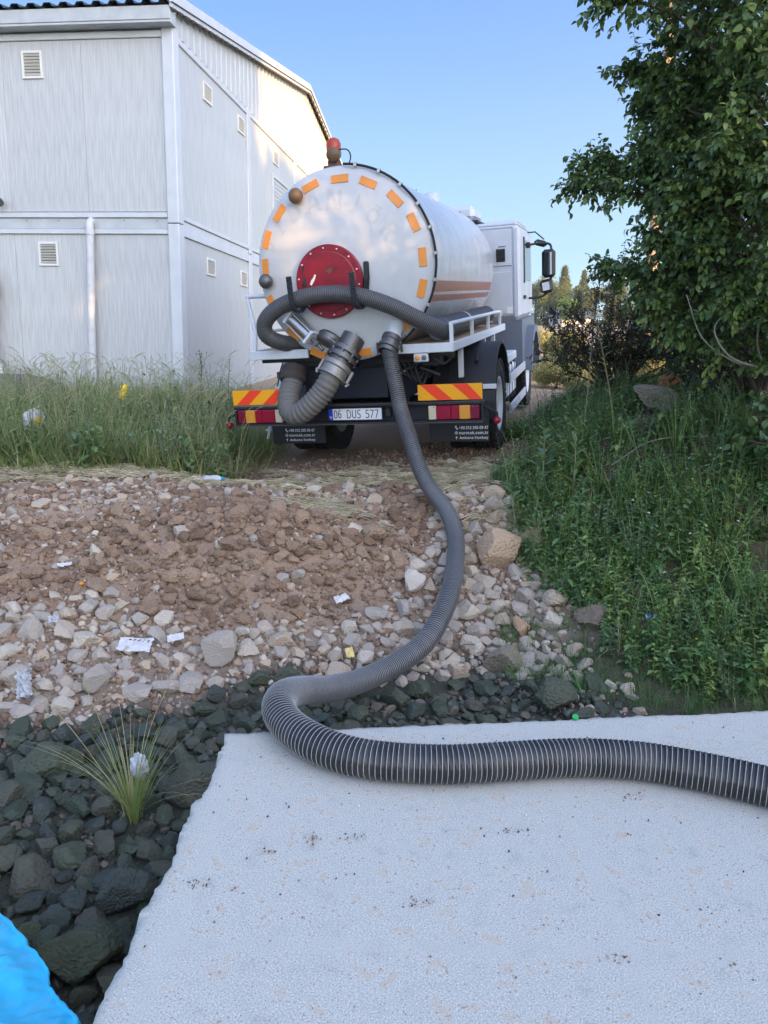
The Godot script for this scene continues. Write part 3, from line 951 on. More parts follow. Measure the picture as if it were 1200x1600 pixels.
	for k in 4:
		tube(hoses, spline(PackedVector3Array([Vector3(0.42 + 0.05 * k, 0.36, -0.2), Vector3(0.50 + 0.05 * k, 0.24 - 0.03 * k, -0.16), Vector3(0.60 + 0.03 * k, 0.28, -0.3), Vector3(0.70, 0.30 + 0.03 * k, -0.5)]), 0.03), PackedFloat32Array([0.012]), 6)
	tube(hoses, spline(PackedVector3Array([Vector3(0.78, 0.42, -0.06), Vector3(0.88, 0.34, -0.08), Vector3(0.95, 0.40, -0.15)]), 0.03), PackedFloat32Array([0.012]), 6)
	part("air_line", hoses, M.rubber, t, X)
	var cbx := box("control_box", Vector3(0.69, 0.412, -0.02), Vector3(0.135, 0.08, 0.06), M.alu, t, 0.008, Basis(), X)
	for k in 2:
		var kn := mb()
		lathe(kn, [Vector2(0.022, 0), Vector2(0.022, 0.016), Vector2(0.014, 0.02), Vector2(0, 0.02)], 16, along(Vector3(0.66 + 0.062 * k, 0.412, 0.01), Vector3(0, 0, 1)))
		part("knob", kn, M.amber if k == 0 else M.dull_steel, cbx)
	box("side_reflector", Vector3(0.90, 0.40, -0.35), Vector3(0.07, 0.05, 0.03), M.rust, t, 0.004, Basis(), X)
	var rt := box("reflector_tape", Vector3(1.17, 0.02, -0.975), Vector3(0.14, 0.05, 0.004), M.plate, t, 0.001, Basis(), X)
	# --- fuel tank, side guards
	var ft := mb()
	bx(ft, Vector3(0.90, -0.13, -3.1), Vector3(0.5, 0.5, 1.0), Basis(), 0.08)
	var fuel := part("fuel_tank", ft, M.alu, t, X)
	for z: float in [-2.8, -3.1, -3.4]:
		box("tank_strap", Vector3(0.90, -0.13, z), Vector3(0.512, 0.512, 0.04), M.plastic, fuel, 0.08)
	box("battery_box", Vector3(1.0, 0.17, -2.75), Vector3(0.4, 0.10, 0.9), M.alu, t, 0.01, Basis(), X)
	for y: float in [-0.06, -0.42]:
		for s: float in [-1.0, 1.0]:
			box("side_guard", Vector3(s * 1.21, y, -3.25), Vector3(0.025, 0.11, 1.75), M.cab, t, 0.005, Basis(), X)
	# --- cab
	var cbm := mb()
	bx(cbm, Vector3(0, 1.19, -4.85), Vector3(2.36, 1.26, 1.80), Basis(), 0.07)
	var cab := part("cab", cbm, M.cab, t, X)
	box("roof_lip", Vector3(0, 1.815, -4.85), Vector3(2.30, 0.06, 1.74), M.cab, cab, 0.025)
	box("roof_lip", Vector3(0.93, 1.85, -4.75), Vector3(0.42, 0.05, 1.3), M.cab, cab, 0.022)
	box("rear_rim", Vector3(0, 1.775, -3.945), Vector3(2.20, 0.035, 0.03), M.cab, cab, 0.01)
	box("rear_pressing", Vector3(0.86, 1.52, -3.945), Vector3(0.44, 0.48, 0.022), M.cab, cab, 0.01)
	box("rear_pressing", Vector3(0.86, 0.93, -3.945), Vector3(0.44, 0.56, 0.022), M.cab, cab, 0.01)
	box("corner_pillar", Vector3(1.13, 1.18, -3.945), Vector3(0.07, 1.16, 0.03), M.cab, cab, 0.012)
	var vent := box("cab_vent", Vector3(0.93, 1.42, -3.93), Vector3(0.12, 0.165, 0.02), M.ink, cab, 0.004)
	for k in 6:
		box("vent_slat", Vector3(0.0, 0.0, 0.0), Vector3(0.11, 0.006, 0.02), M.plastic, cab, 0.001, Basis(Vector3(1, 0, 0), 0.6), Transform3D(Basis(), Vector3(0.93, 1.36 + 0.025 * k, -3.918)))
	box("maker_badge", Vector3(0.95, 1.53, -3.932), Vector3(0.10, 0.014, 0.006), M.dull_steel, cab, 0.002)
	box("paper_sticker", Vector3(1.04, 0.70, -3.932), Vector3(0.08, 0.09, 0.004), M.print, cab, 0.0)
	for s: float in [-1.0, 1.0]:
		box("side_window", Vector3(s * 1.178, 1.36, -5.0), Vector3(0.012, 0.56, 1.0), M.dark_glass, cab, 0.004)
		box("window_frame", Vector3(s * 1.182, 1.36, -4.48), Vector3(0.03, 0.62, 0.06), M.plastic, cab, 0.006)
		box("door_handle", Vector3(s * 1.195, 0.86, -4.45), Vector3(0.03, 0.05, 0.16), M.plastic, cab, 0.008)
	box("roof_vent", Vector3(0.13, 2.0, -4.35), Vector3(0.90, 0.20, 0.7), M.cab, t, 0.06, Basis(), X)
	box("roof_vent_base", Vector3(0.13, 1.88, -4.35), Vector3(1.02, 0.035, 0.8), M.plastic, t, 0.01, Basis(), X)
	box("roof_vent_grille", Vector3(0.35, 2.0, -3.996), Vector3(0.09, 0.05, 0.012), M.ink, t, 0.002, Basis(), X)
	# lower cab with the front wheel arch cut out of it
	var outline := PackedVector2Array([Vector2(3.97, -0.10), Vector2(3.97, 0.565), Vector2(5.80, 0.565), Vector2(5.86, -0.20), Vector2(5.55, -0.20)])
	for k in 13:
		var a := PI * k / 12.0
		outline.append(Vector2(4.85 + cos(a) * 0.58, -0.2 + sin(a) * 0.58 if k > 0 and k < 12 else -0.12))
	var side := Transform3D(Basis(Vector3(0, 0, -1), Vector3(0, 1, 0), Vector3(1, 0, 0)), Vector3.ZERO)
	for s: float in [-1.0, 1.0]:
		var lc := mb()
		prism(lc, outline, 0.80 if s > 0 else -1.20, 1.20 if s > 0 else -0.80, side)
		part("lower_cab", lc, M.cab_grey, t, X)
		var fa := mb()
		arc_shell(fa, Vector3(0, -0.2, -4.85), 0.66, 0.10, 1.0 if s > 0 else -1.31, 1.31 if s > 0 else -1.0, deg_to_rad(5), deg_to_rad(175), 28)
		part("wheel_arch", fa, M.cab_grey, t, X)
	box("cab_back_low", Vector3(0, 0.24, -4.05), Vector3(1.58, 0.62, 0.10), M.cab_grey, t, 0.02, Basis(), X)
	# --- mirrors on the right
	var ma := mb(true)
	tube(ma, spline(PackedVector3Array([Vector3(1.16, 1.58, -5.1), Vector3(1.28, 1.60, -5.15), Vector3(1.42, 1.60, -5.2), Vector3(1.50, 1.57, -5.2), Vector3(1.51, 1.40, -5.2), Vector3(1.49, 1.0, -5.2), Vector3(1.40, 0.86, -5.2), Vector3(1.15, 0.83, -5.15)]), 0.03), PackedFloat32Array([0.017]), 8)
	tube(ma, PackedVector3Array([Vector3(1.14, 1.77, -5.3), Vector3(1.27, 1.775, -5.3), Vector3(1.40, 1.66, -5.3)]), PackedFloat32Array([0.011]), 6)
	bx(ma, Vector3(1.18, 1.585, -5.1), Vector3(0.08, 0.08, 0.05), Basis(), 0.01)
	var arm := part("mirror_arm", ma, M.plastic, t, X)
	for mr: Array in [[Vector3(1.475, 1.31, -5.17), Vector3(0.20, 0.40, 0.10), 0.0], [Vector3(1.445, 0.99, -5.17), Vector3(0.19, 0.20, 0.10), 0.15], [Vector3(1.35, 1.61, -5.30), Vector3(0.20, 0.09, 0.10), -0.3]]:
		var at: Vector3 = mr[0]
		var sz: Vector3 = mr[1]
		var turn := Basis(Vector3(0, 0, 1), mr[2]) * Basis(Vector3(0, 1, 0), -0.18)
		var mh := mb()
		bx(mh, Vector3.ZERO, sz, Basis(), 0.04)
		var shell := part("mirror_shell", mh, M.plastic, t, X * Transform3D(turn, at))
		box("mirror_glass", Vector3(0, 0, sz.z / 2.0 + 0.001), Vector3(sz.x - 0.085, sz.y - 0.085, 0.004), M.mirror, shell, 0.0)

# ---------------------------------------------------------------- ground
func graded(lo: float, hi: float, step: float, far_lo: float, far_hi: float) -> PackedFloat32Array:   # fine lines between lo and hi, ever wider ones out to far_lo and far_hi
	var a := []
	var x := lo
	var s := step
	while x > far_lo:
		s *= 1.25
		x -= s
		a.push_front(x)
	x = lo
	while x < hi:
		a.append(x)
		x += step
	a.append(hi)
	x = hi
	s = step
	while x < far_hi:
		s *= 1.25
		x += s
		a.append(x)
	return PackedFloat32Array(a)

func build_ground() -> Node3D:
	var xs := graded(-4.2, 4.2, 0.06, -600.0, 600.0)
	var zs := graded(-10.5, -1.0, 0.06, -900.0, 300.0)
	var nx := xs.size()
	var nz := zs.size()
	var v := PackedVector3Array()
	var c := PackedColorArray()
	v.resize(nx * nz)
	c.resize(nx * nz)
	for j in nz:
		for i in nx:
			v[j * nx + i] = Vector3(xs[i], land(xs[i], zs[j]), zs[j])
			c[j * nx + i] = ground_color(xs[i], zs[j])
	var nr := PackedVector3Array()
	nr.resize(nx * nz)
	for j in nz:
		var j0 := maxi(j - 1, 0)
		var j1 := mini(j + 1, nz - 1)
		for i in nx:
			var dx := v[j * nx + mini(i + 1, nx - 1)] - v[j * nx + maxi(i - 1, 0)]
			var dz := v[j1 * nx + i] - v[j0 * nx + i]
			nr[j * nx + i] = dz.cross(dx).normalized()
	var idx := PackedInt32Array()
	for j in nz - 1:
		for i in nx - 1:
			var a := j * nx + i
			idx.append_array([a, a + 1, a + nx + 1, a, a + nx + 1, a + nx])
	var ar := []
	ar.resize(Mesh.ARRAY_MAX)
	ar[Mesh.ARRAY_VERTEX] = v
	ar[Mesh.ARRAY_NORMAL] = nr
	ar[Mesh.ARRAY_COLOR] = c
	ar[Mesh.ARRAY_INDEX] = idx
	var mesh := ArrayMesh.new()
	mesh.add_surface_from_arrays(Mesh.PRIMITIVE_TRIANGLES, ar)
	var m := worn(Color.WHITE, 0.95, noise_tex(FastNoiseLite.TYPE_SIMPLEX_SMOOTH, 0.05, 0.55, 1.0, 21, 6), 1.4, M.hi, 0.7, 0.0, true)
	m.vertex_color_use_as_albedo = true
	var g := put("ground", mesh, m, self)
	g.set_meta("kind", "structure")
	return g

# ---------------------------------------------------------------- stones
func ball(sub: int) -> Array:   # directions and triangles of a divided icosahedron
	var p := (1.0 + sqrt(5.0)) / 2.0
	var v := [Vector3(-1, p, 0), Vector3(1, p, 0), Vector3(-1, -p, 0), Vector3(1, -p, 0), Vector3(0, -1, p), Vector3(0, 1, p), Vector3(0, -1, -p), Vector3(0, 1, -p), Vector3(p, 0, -1), Vector3(p, 0, 1), Vector3(-p, 0, -1), Vector3(-p, 0, 1)]
	for i in v.size():
		v[i] = v[i].normalized()
	var f := [[0, 11, 5], [0, 5, 1], [0, 1, 7], [0, 7, 10], [0, 10, 11], [1, 5, 9], [5, 11, 4], [11, 10, 2], [10, 7, 6], [7, 1, 8], [3, 9, 4], [3, 4, 2], [3, 2, 6], [3, 6, 8], [3, 8, 9], [4, 9, 5], [2, 4, 11], [6, 2, 10], [8, 6, 7], [9, 8, 1]]
	for s in sub:
		var mid := {}
		var g := []
		for t: Array in f:
			var m := []
			for e in 3:
				var a: int = t[e]
				var b: int = t[(e + 1) % 3]
				var key := mini(a, b) * 100000 + maxi(a, b)
				if not mid.has(key):
					mid[key] = v.size()
					v.append((v[a] + v[b]).normalized())
				m.append(mid[key])
			g.append_array([[t[0], m[0], m[2]], [t[1], m[1], m[0]], [t[2], m[2], m[1]], [m[0], m[1], m[2]]])
		f = g
	return [v, f]

var balls := {}

func rock(sd: int, sub: int, cuts: int, rough: float, squash: Vector3, flat := false) -> ArrayMesh:   # a ball cut by planes, so that it has faces and edges
	if not balls.has(sub):
		balls[sub] = ball(sub)
	var r := RandomNumberGenerator.new()
	r.seed = sd
	var planes := []
	for i in cuts:
		planes.append([Vector3(r.randfn(), r.randfn(), r.randfn()).normalized(), r.randf_range(0.5, 0.82)])
	var st := mb(not flat)
	var at := []
	for d: Vector3 in balls[sub][0]:
		var k := 1.0
		for p: Array in planes:
			var n: Vector3 = p[0]
			var c := n.dot(d)
			if c > 0.05:
				k = minf(k, p[1] / c)
		k += rough * grain.get_noise_3d(d.x * 60.0 + sd * 13.0, d.y * 60.0, d.z * 60.0) + rough * 0.8 * grain.get_noise_3d(d.x * 150.0, d.y * 150.0 + sd * 7.0, d.z * 150.0)
		at.append(d * k * squash)
	for t: Array in balls[sub][1]:
		tri(st, at[t[0]], at[t[1]], at[t[2]])
	return done(st)

class Strew:
	var cell := 0.25
	var grid := {}
	var spots := []
	func fits(p: Vector3, r: float, gap: float) -> bool:
		var cx := int(floor(p.x / cell))
		var cz := int(floor(p.z / cell))
		for i in range(cx - 1, cx + 2):
			for j in range(cz - 1, cz + 2):
				for q: Array in grid.get(Vector2i(i, j), []):
					var s: Vector3 = q[0]
					if Vector2(s.x - p.x, s.z - p.z).length() < (r + q[1]) * gap:
						return false
		return true
	func add(p: Vector3, r: float) -> void:
		var k := Vector2i(int(floor(p.x / cell)), int(floor(p.z / cell)))
		if not grid.has(k):
			grid[k] = []
		grid[k].append([p, r])

var hose_line := PackedVector3Array()
var strew := Strew.new()

func seen_size(p: Vector3, r: float) -> float:   # how large a piece shows in the picture, 0 outside it
	var q := cam.global_transform.affine_inverse() * p
	if q.z > -0.3:
		return 0.0
	var k := 1.0 / (-q.z * tan(deg_to_rad(cam.fov / 2.0)))
	if absf(q.x * k) > 0.80 or absf(q.y * k) > 1.05:
		return 0.0
	return r * k

func under_slab(x: float, z: float, m := 0.0) -> bool:
	return x > -0.64 + m and z > -2.86 - 0.135 * (x + 0.6) + m

func scatter(called: String, stuff_name: String, g: Node3D, n: int, area: Rect2, where: Callable, size: Vector2, gap: float, sink: float, meshes: Array, small: Mesh, mats: Array, tint_mat: Material, tints: Array) -> void:
	var all := []
	for i in n:
		var f := float(i) / n
		var r := lerpf(size.y, size.x, pow(f, 0.28)) * rng.randf_range(0.8, 1.2) / 2.0
		var x := rng.randf_range(area.position.x, area.end.x)
		var z := rng.randf_range(area.position.y, area.end.y)
		var chance: float = where.call(x, z)
		if chance <= 0.0 or rng.randf() > chance or under_slab(x, z, r):
			continue
		var p := Vector3(x, land(x, z) + r * sink, z)
		if not strew.fits(p, r, gap):
			continue
		strew.add(p, r)
		all.append([p, r, seen_size(p, r)])
	all.sort_custom(func(a, b): return a[2] > b[2])
	var xfs := []
	var cols := []
	for i in all.size():
		var b := Basis.from_euler(Vector3(rng.randf_range(-0.45, 0.45), rng.randf() * TAU, rng.randf_range(-0.45, 0.45)))
		var k: float = all[i][1]
		b = b * Basis.from_scale(Vector3(rng.randf_range(0.9, 1.3), rng.randf_range(0.75, 1.1), rng.randf_range(0.85, 1.15)) * k)
		var xf := Transform3D(b, all[i][0])
		if i < 300 and all[i][2] > 0.0:
			put(called, meshes[rng.randi() % meshes.size()], mats[rng.randi() % mats.size()], g, xf)
		else:
			xfs.append(xf)
			var c: Color = tints[rng.randi() % tints.size()]
			cols.append(c * rng.randf_range(0.8, 1.15))
	if xfs.size():
		many(stuff_name, small, tint_mat, xfs, cols, g)

func crumbs(called: String, g: Node3D, n: int, area: Rect2, where: Callable, size: Vector2, mesh: Mesh, m: Material, tints: Array) -> void:
	var xfs := []
	var cols := []
	for i in n:
		var x := rng.randf_range(area.position.x, area.end.x)
		var z := rng.randf_range(area.position.y, area.end.y)
		var chance: float = where.call(x, z)
		if rng.randf() > chance or under_slab(x, z):
			continue
		var r := lerpf(size.x, size.y, pow(rng.randf(), 3.0)) / 2.0
		var b := Basis.from_euler(Vector3(rng.randf() * 6.0, rng.randf() * 6.0, rng.randf() * 6.0)) * Basis.from_scale(Vector3(1.0, 0.75, 0.9) * r)
		xfs.append(Transform3D(b, Vector3(x, land(x, z) + r * 0.35, z)))
		var c: Color = tints[rng.randi() % tints.size()]
		cols.append(c * rng.randf_range(0.75, 1.2))
	many(called, mesh, m, xfs, cols, g)

func stone_mat(r: float, g: float, b: float, rough := 0.9) -> StandardMaterial3D:
	return worn(lin(r, g, b), rough, M.mottle, 4.0, M.hi, 0.10)

func boulder(called: String, label: String, p: Vector3, size: Vector3, turn: Vector3, sd: int, m: Material, cuts := 12, sink := 0.25) -> void:
	var o := put(called, rock(sd, 4, cuts, 0.05, Vector3.ONE, true), m, self, Transform3D(Basis.from_euler(turn) * Basis.from_scale(size / 2.0), p + Vector3(0, size.y * (0.5 - sink), 0)))
	tag(o, label, "rock")
	strew.add(p, maxf(size.x, size.z) * 0.45)

func build_stones(g: Node3D) -> void:
	M.mottle = noise_tex(FastNoiseLite.TYPE_SIMPLEX_SMOOTH, 0.02, 0.50, 1.15, 31, 6)
	var pale := [stone_mat(0.54, 0.455, 0.36), stone_mat(0.62, 0.54, 0.43), stone_mat(0.46, 0.405, 0.34), stone_mat(0.57, 0.455, 0.33), stone_mat(0.50, 0.43, 0.36)]
	var wet := [stone_mat(0.056, 0.074, 0.046, 0.65), stone_mat(0.080, 0.096, 0.060, 0.7), stone_mat(0.072, 0.084, 0.050, 0.6), stone_mat(0.095, 0.096, 0.066, 0.7), stone_mat(0.054, 0.068, 0.054, 0.55)]
	var clay := [stone_mat(0.31, 0.205, 0.135, 0.95), stone_mat(0.38, 0.265, 0.18, 0.95), stone_mat(0.23, 0.148, 0.096, 0.95), stone_mat(0.34, 0.235, 0.158, 0.95)]
	var tinted := worn(Color.WHITE, 0.9, M.mottle, 3.0)
	tinted.vertex_color_use_as_albedo = true
	var tinted_wet := worn(Color.WHITE, 0.5, M.mottle, 3.0)
	tinted_wet.vertex_color_use_as_albedo = true
	# the ones that stand out
	boulder("boulder", "large tawny boulder with an orange patch right of the hose", on_land(0.93, -6.0), Vector3(0.44, 0.42, 0.36), Vector3(0.2, 0.5, 0.15), 902, stone_mat(0.56, 0.41, 0.27))
	boulder("boulder", "brown boulder half under weeds beside the tawny boulder", on_land(1.22, -6.1), Vector3(0.30, 0.24, 0.3), Vector3(0.1, 1.5, 0.2), 903, stone_mat(0.33, 0.225, 0.145))
	boulder("boulder", "broad flat grey stone lying on top of the weedy bank", on_land(2.62, -7.4, 0.06), Vector3(0.72, 0.26, 0.6), Vector3(0.22, 0.5, -0.08), 904, stone_mat(0.30, 0.255, 0.195))
	boulder("stone", "upright grey stone below the clods, largest left of the hose", on_land(-0.98, -4.45), Vector3(0.27, 0.25, 0.2), Vector3(0.1, 0.3, 0.25), 905, pale[2], 12, 0.1)
	boulder("stone", "whitish rounded stone close against the left of the hose", on_land(0.22, -5.42), Vector3(0.21, 0.19, 0.18), Vector3(0, 0.8, 0.1), 906, stone_mat(0.70, 0.62, 0.52), 12, 0.1)
	boulder("stone", "heart shaped grey stone at the left above the wet stones", on_land(-1.62, -4.12), Vector3(0.22, 0.19, 0.17), Vector3(0.2, 1.1, 0.1), 907, pale[2], 12, 0.1)
	boulder("stone", "flat slab of pale stone under the grass bank stones", on_land(0.62, -5.25), Vector3(0.2, 0.12, 0.14), Vector3(0.05, 0.2, 0.02), 908, pale[1], 10, 0.1)
	boulder("stone", "orange tinted rounded stone right of the pale flat stone", on_land(0.98, -5.15), Vector3(0.13, 0.17, 0.13), Vector3(0.1, 0.2, 0.3), 909, stone_mat(0.60, 0.41, 0.255), 14, 0.1)
	boulder("stone", "rust brown layered stone touching the right of the hose", on_land(0.52, -5.55), Vector3(0.18, 0.2, 0.17), Vector3(0.3, 0.7, 0.5), 910, stone_mat(0.32, 0.19, 0.15), 8, 0.1)
	boulder("stone", "large sloping stone, pale above and dark below, near slab", on_land(0.80, -4.78), Vector3(0.32, 0.26, 0.28), Vector3(0.3, 0.9, -0.5), 911, stone_mat(0.27, 0.235, 0.175), 9)
	boulder("stone", "brown stone in the grass at the foot of the bank", on_land(1.48, -5.1), Vector3(0.24, 0.22, 0.24), Vector3(0.4, 0.4, 0.2), 912, stone_mat(0.29, 0.22, 0.165), 9)
	boulder("wet_stone", "dark green stone behind the slab, farthest right of the wet ones", on_land(1.02, -4.28), Vector3(0.36, 0.26, 0.28), Vector3(0.2, 0.5, -0.2), 913, wet[1], 9)
	boulder("wet_stone", "largest dark wet stone beside the slab's broken edge", on_land(-0.98, -2.62), Vector3(0.25, 0.22, 0.22), Vector3(0.1, 0.6, 0.1), 914, wet[4], 13)
	boulder("wet_stone", "broad dark wet stone next to the blue plastic sheet", on_land(-1.02, -2.28), Vector3(0.30, 0.26, 0.24), Vector3(0.15, 0.1, 0.1), 915, wet[0], 12)
	boulder("wet_stone", "wet boulder at the left edge below the pale stones", on_land(-1.62, -3.42), Vector3(0.34, 0.22, 0.26), Vector3(0.1, 0.3, 0.1), 916, wet[1], 10)
	boulder("wet_stone", "long wet stone leaning on the far corner of the slab", on_land(-0.86, -3.3), Vector3(0.40, 0.24, 0.26), Vector3(0.2, -0.4, 0.3), 917, wet[3], 10)
	var stones := []
	for i in 10:
		stones.append(rock(100 + i, 3, 11 + i % 5, 0.06, Vector3(1, 0.85, 1), true))
	var clods := []
	for i in 8:
		clods.append(rock(200 + i, 3, 8 + i % 4, 0.13, Vector3(1, 0.85, 1), true))
	var pebble := rock(300, 1, 9, 0.02, Vector3(1, 0.8, 1), true)
	var crumb := rock(301, 1, 7, 0.15, Vector3(1, 0.8, 1), true)
	var edge := func(x: float, z: float) -> float: return ditch_edge(x) - z
	var wet_zone := func(x: float, z: float) -> float:
		var t: float = edge.call(x, z) + wobble.get_noise_2d(x * 12.0, z * 12.0) * 0.22
		return (1.0 if t < lerpf(0.22, -0.12, ss(-0.6, 0.2, x)) else 0.0) * (1.0 - ss(1.0, 1.5, x)) * ss(-4.0, -3.6, x)
	var near_zone := func(x: float, z: float) -> float: return wet_zone.call(x, z) * (1.0 - ss(-0.9, -0.7, x))
	scatter("wet_stone", "large_wet_rubble", g, 700, Rect2(-2.4, -3.2, 1.9, 2.2), near_zone, Vector2(0.10, 0.22), 0.66, 0.32, stones, stones[0], wet, tinted_wet, [Color(0.06, 0.075, 0.055)])
	scatter("wet_stone", "wet_rubble", g, 13000, Rect2(-3.4, -5.0, 4.9, 4.2), wet_zone, Vector2(0.035, 0.20), 0.62, 0.32, stones, rock(302, 2, 10, 0.05, Vector3(1, 0.8, 1), true), wet, tinted_wet, [Color(0.06, 0.075, 0.055), Color(0.085, 0.095, 0.07), Color(0.07, 0.08, 0.05), Color(0.14, 0.12, 0.085)])
	var pale_zone := func(x: float, z: float) -> float:
		var t: float = edge.call(x, z) + wobble.get_noise_2d(x * 6.0 + 9.0, z * 6.0) * 0.65
		var far_end := lerpf(1.05, 0.8, ss(-1.8, -0.8, x)) + 1.25 * ss(0.15, 0.5, x)
		return (0.8 if t > lerpf(0.12, -0.25, ss(-0.6, 0.2, x)) and t < far_end else (0.02 if t > 0.0 and t < 2.4 else 0.0)) * (1.0 - ss(1.15, 1.7, x))
	scatter("stone", "rubble", g, 16000, Rect2(-4.0, -7.0, 5.8, 4.2), pale_zone, Vector2(0.022, 0.24), 0.60, 0.20, stones, rock(303, 2, 10, 0.05, Vector3(1, 0.8, 1), true), pale, tinted, [Color(0.54, 0.455, 0.36), Color(0.62, 0.54, 0.43), Color(0.46, 0.405, 0.34), Color(0.54, 0.42, 0.30)])
	var clay_zone := func(x: float, z: float) -> float:
		var t: float = edge.call(x, z) + wobble.get_noise_2d(x * 6.0, z * 6.0 + 31.0) * 0.6
		var m := exp(-((x + 0.8) * (x + 0.8) / 1.0 + (t - 1.55) * (t - 1.55) / 0.45))
		return (1.0 if t > 0.65 and t < 2.3 else 0.0) * (0.15 + 1.0 * m) * (1.0 - ss(0.45, 0.8, x))
	scatter("soil_clod", "clods", g, 13000, Rect2(-3.6, -7.2, 4.6, 3.4), clay_zone, Vector2(0.025, 0.19), 0.52, 0.32, clods, rock(304, 2, 8, 0.13, Vector3(1, 0.85, 1), true), clay, tinted, [Color(0.31, 0.205, 0.135), Color(0.38, 0.265, 0.18), Color(0.23, 0.148, 0.096)])
	var track_zone := func(x: float, z: float) -> float:
		var t: float = edge.call(x, z) + wobble.get_noise_2d(x * 6.0 + 70.0, z * 6.0) * 0.45
		return (1.0 if t > 1.75 + 0.3 * exp(-(x + 0.7) * (x + 0.7)) and t < 3.5 else 0.0) * (0.35 + 0.6 * ss(-0.2, 0.4, grain.get_noise_2d(x * 6.0 + 40.0, z * 6.0))) * (1.0 - ss(1.0, 1.4, x))
	scatter("track_stone", "track_gravel", g, 15000, Rect2(-4.2, -8.2, 5.6, 3.6), track_zone, Vector2(0.025, 0.18), 0.70, 0.12, stones, rock(305, 2, 10, 0.05, Vector3(1, 0.7, 1), true), pale + clay, tinted, [Color(0.54, 0.455, 0.36), Color(0.62, 0.54, 0.43), Color(0.46, 0.405, 0.34), Color(0.40, 0.27, 0.19), Color(0.36, 0.24, 0.17), Color(0.44, 0.31, 0.22)])
	var bank := func(x: float, z: float) -> float:
		var t: float = edge.call(x, z)
		return ss(0.0, 0.3, t) * (1.0 - ss(3.6, 5.0, t)) * (1.0 - 0.9 * ss(0.9, 1.6, x)) * (0.25 + 0.75 * ss(-0.5, 0.35, wobble.get_noise_2d(x * 14.0, z * 14.0)))
	crumbs("gravel", g, 26000, Rect2(-4.2, -9.0, 6.2, 5.8), bank, Vector2(0.008, 0.045), pebble, tinted, [Color(0.52, 0.44, 0.35), Color(0.60, 0.52, 0.42), Color(0.44, 0.38, 0.32), Color(0.38, 0.26, 0.19)])
	crumbs("soil_crumbs", g, 52000, Rect2(-4.2, -9.5, 6.6, 6.2), bank, Vector2(0.010, 0.07), crumb, tinted, [Color(0.31, 0.205, 0.135), Color(0.38, 0.265, 0.18), Color(0.23, 0.148, 0.096)])
	var pale_fill := func(x: float, z: float) -> float: return 0.7 * pale_zone.call(x, z)
	crumbs("stone_chips", g, 16000, Rect2(-4.0, -7.0, 5.8, 4.2), pale_fill, Vector2(0.012, 0.06), pebble, tinted, [Color(0.54, 0.455, 0.36), Color(0.62, 0.54, 0.43), Color(0.46, 0.405, 0.34), Color(0.42, 0.31, 0.22)])
	crumbs("wet_grit", g, 9000, Rect2(-3.4, -4.9, 4.8, 4.2), wet_zone, Vector2(0.012, 0.06), pebble, tinted_wet, [Color(0.06, 0.072, 0.055), Color(0.085, 0.09, 0.07), Color(0.13, 0.11, 0.08)])

# ---------------------------------------------------------------- concrete slab
func slab_point(u: float, v: float, y: float) -> Vector3:
	return Vector3(-0.606 + u - 0.022 * v, y, -2.814 - 0.135 * u + v)

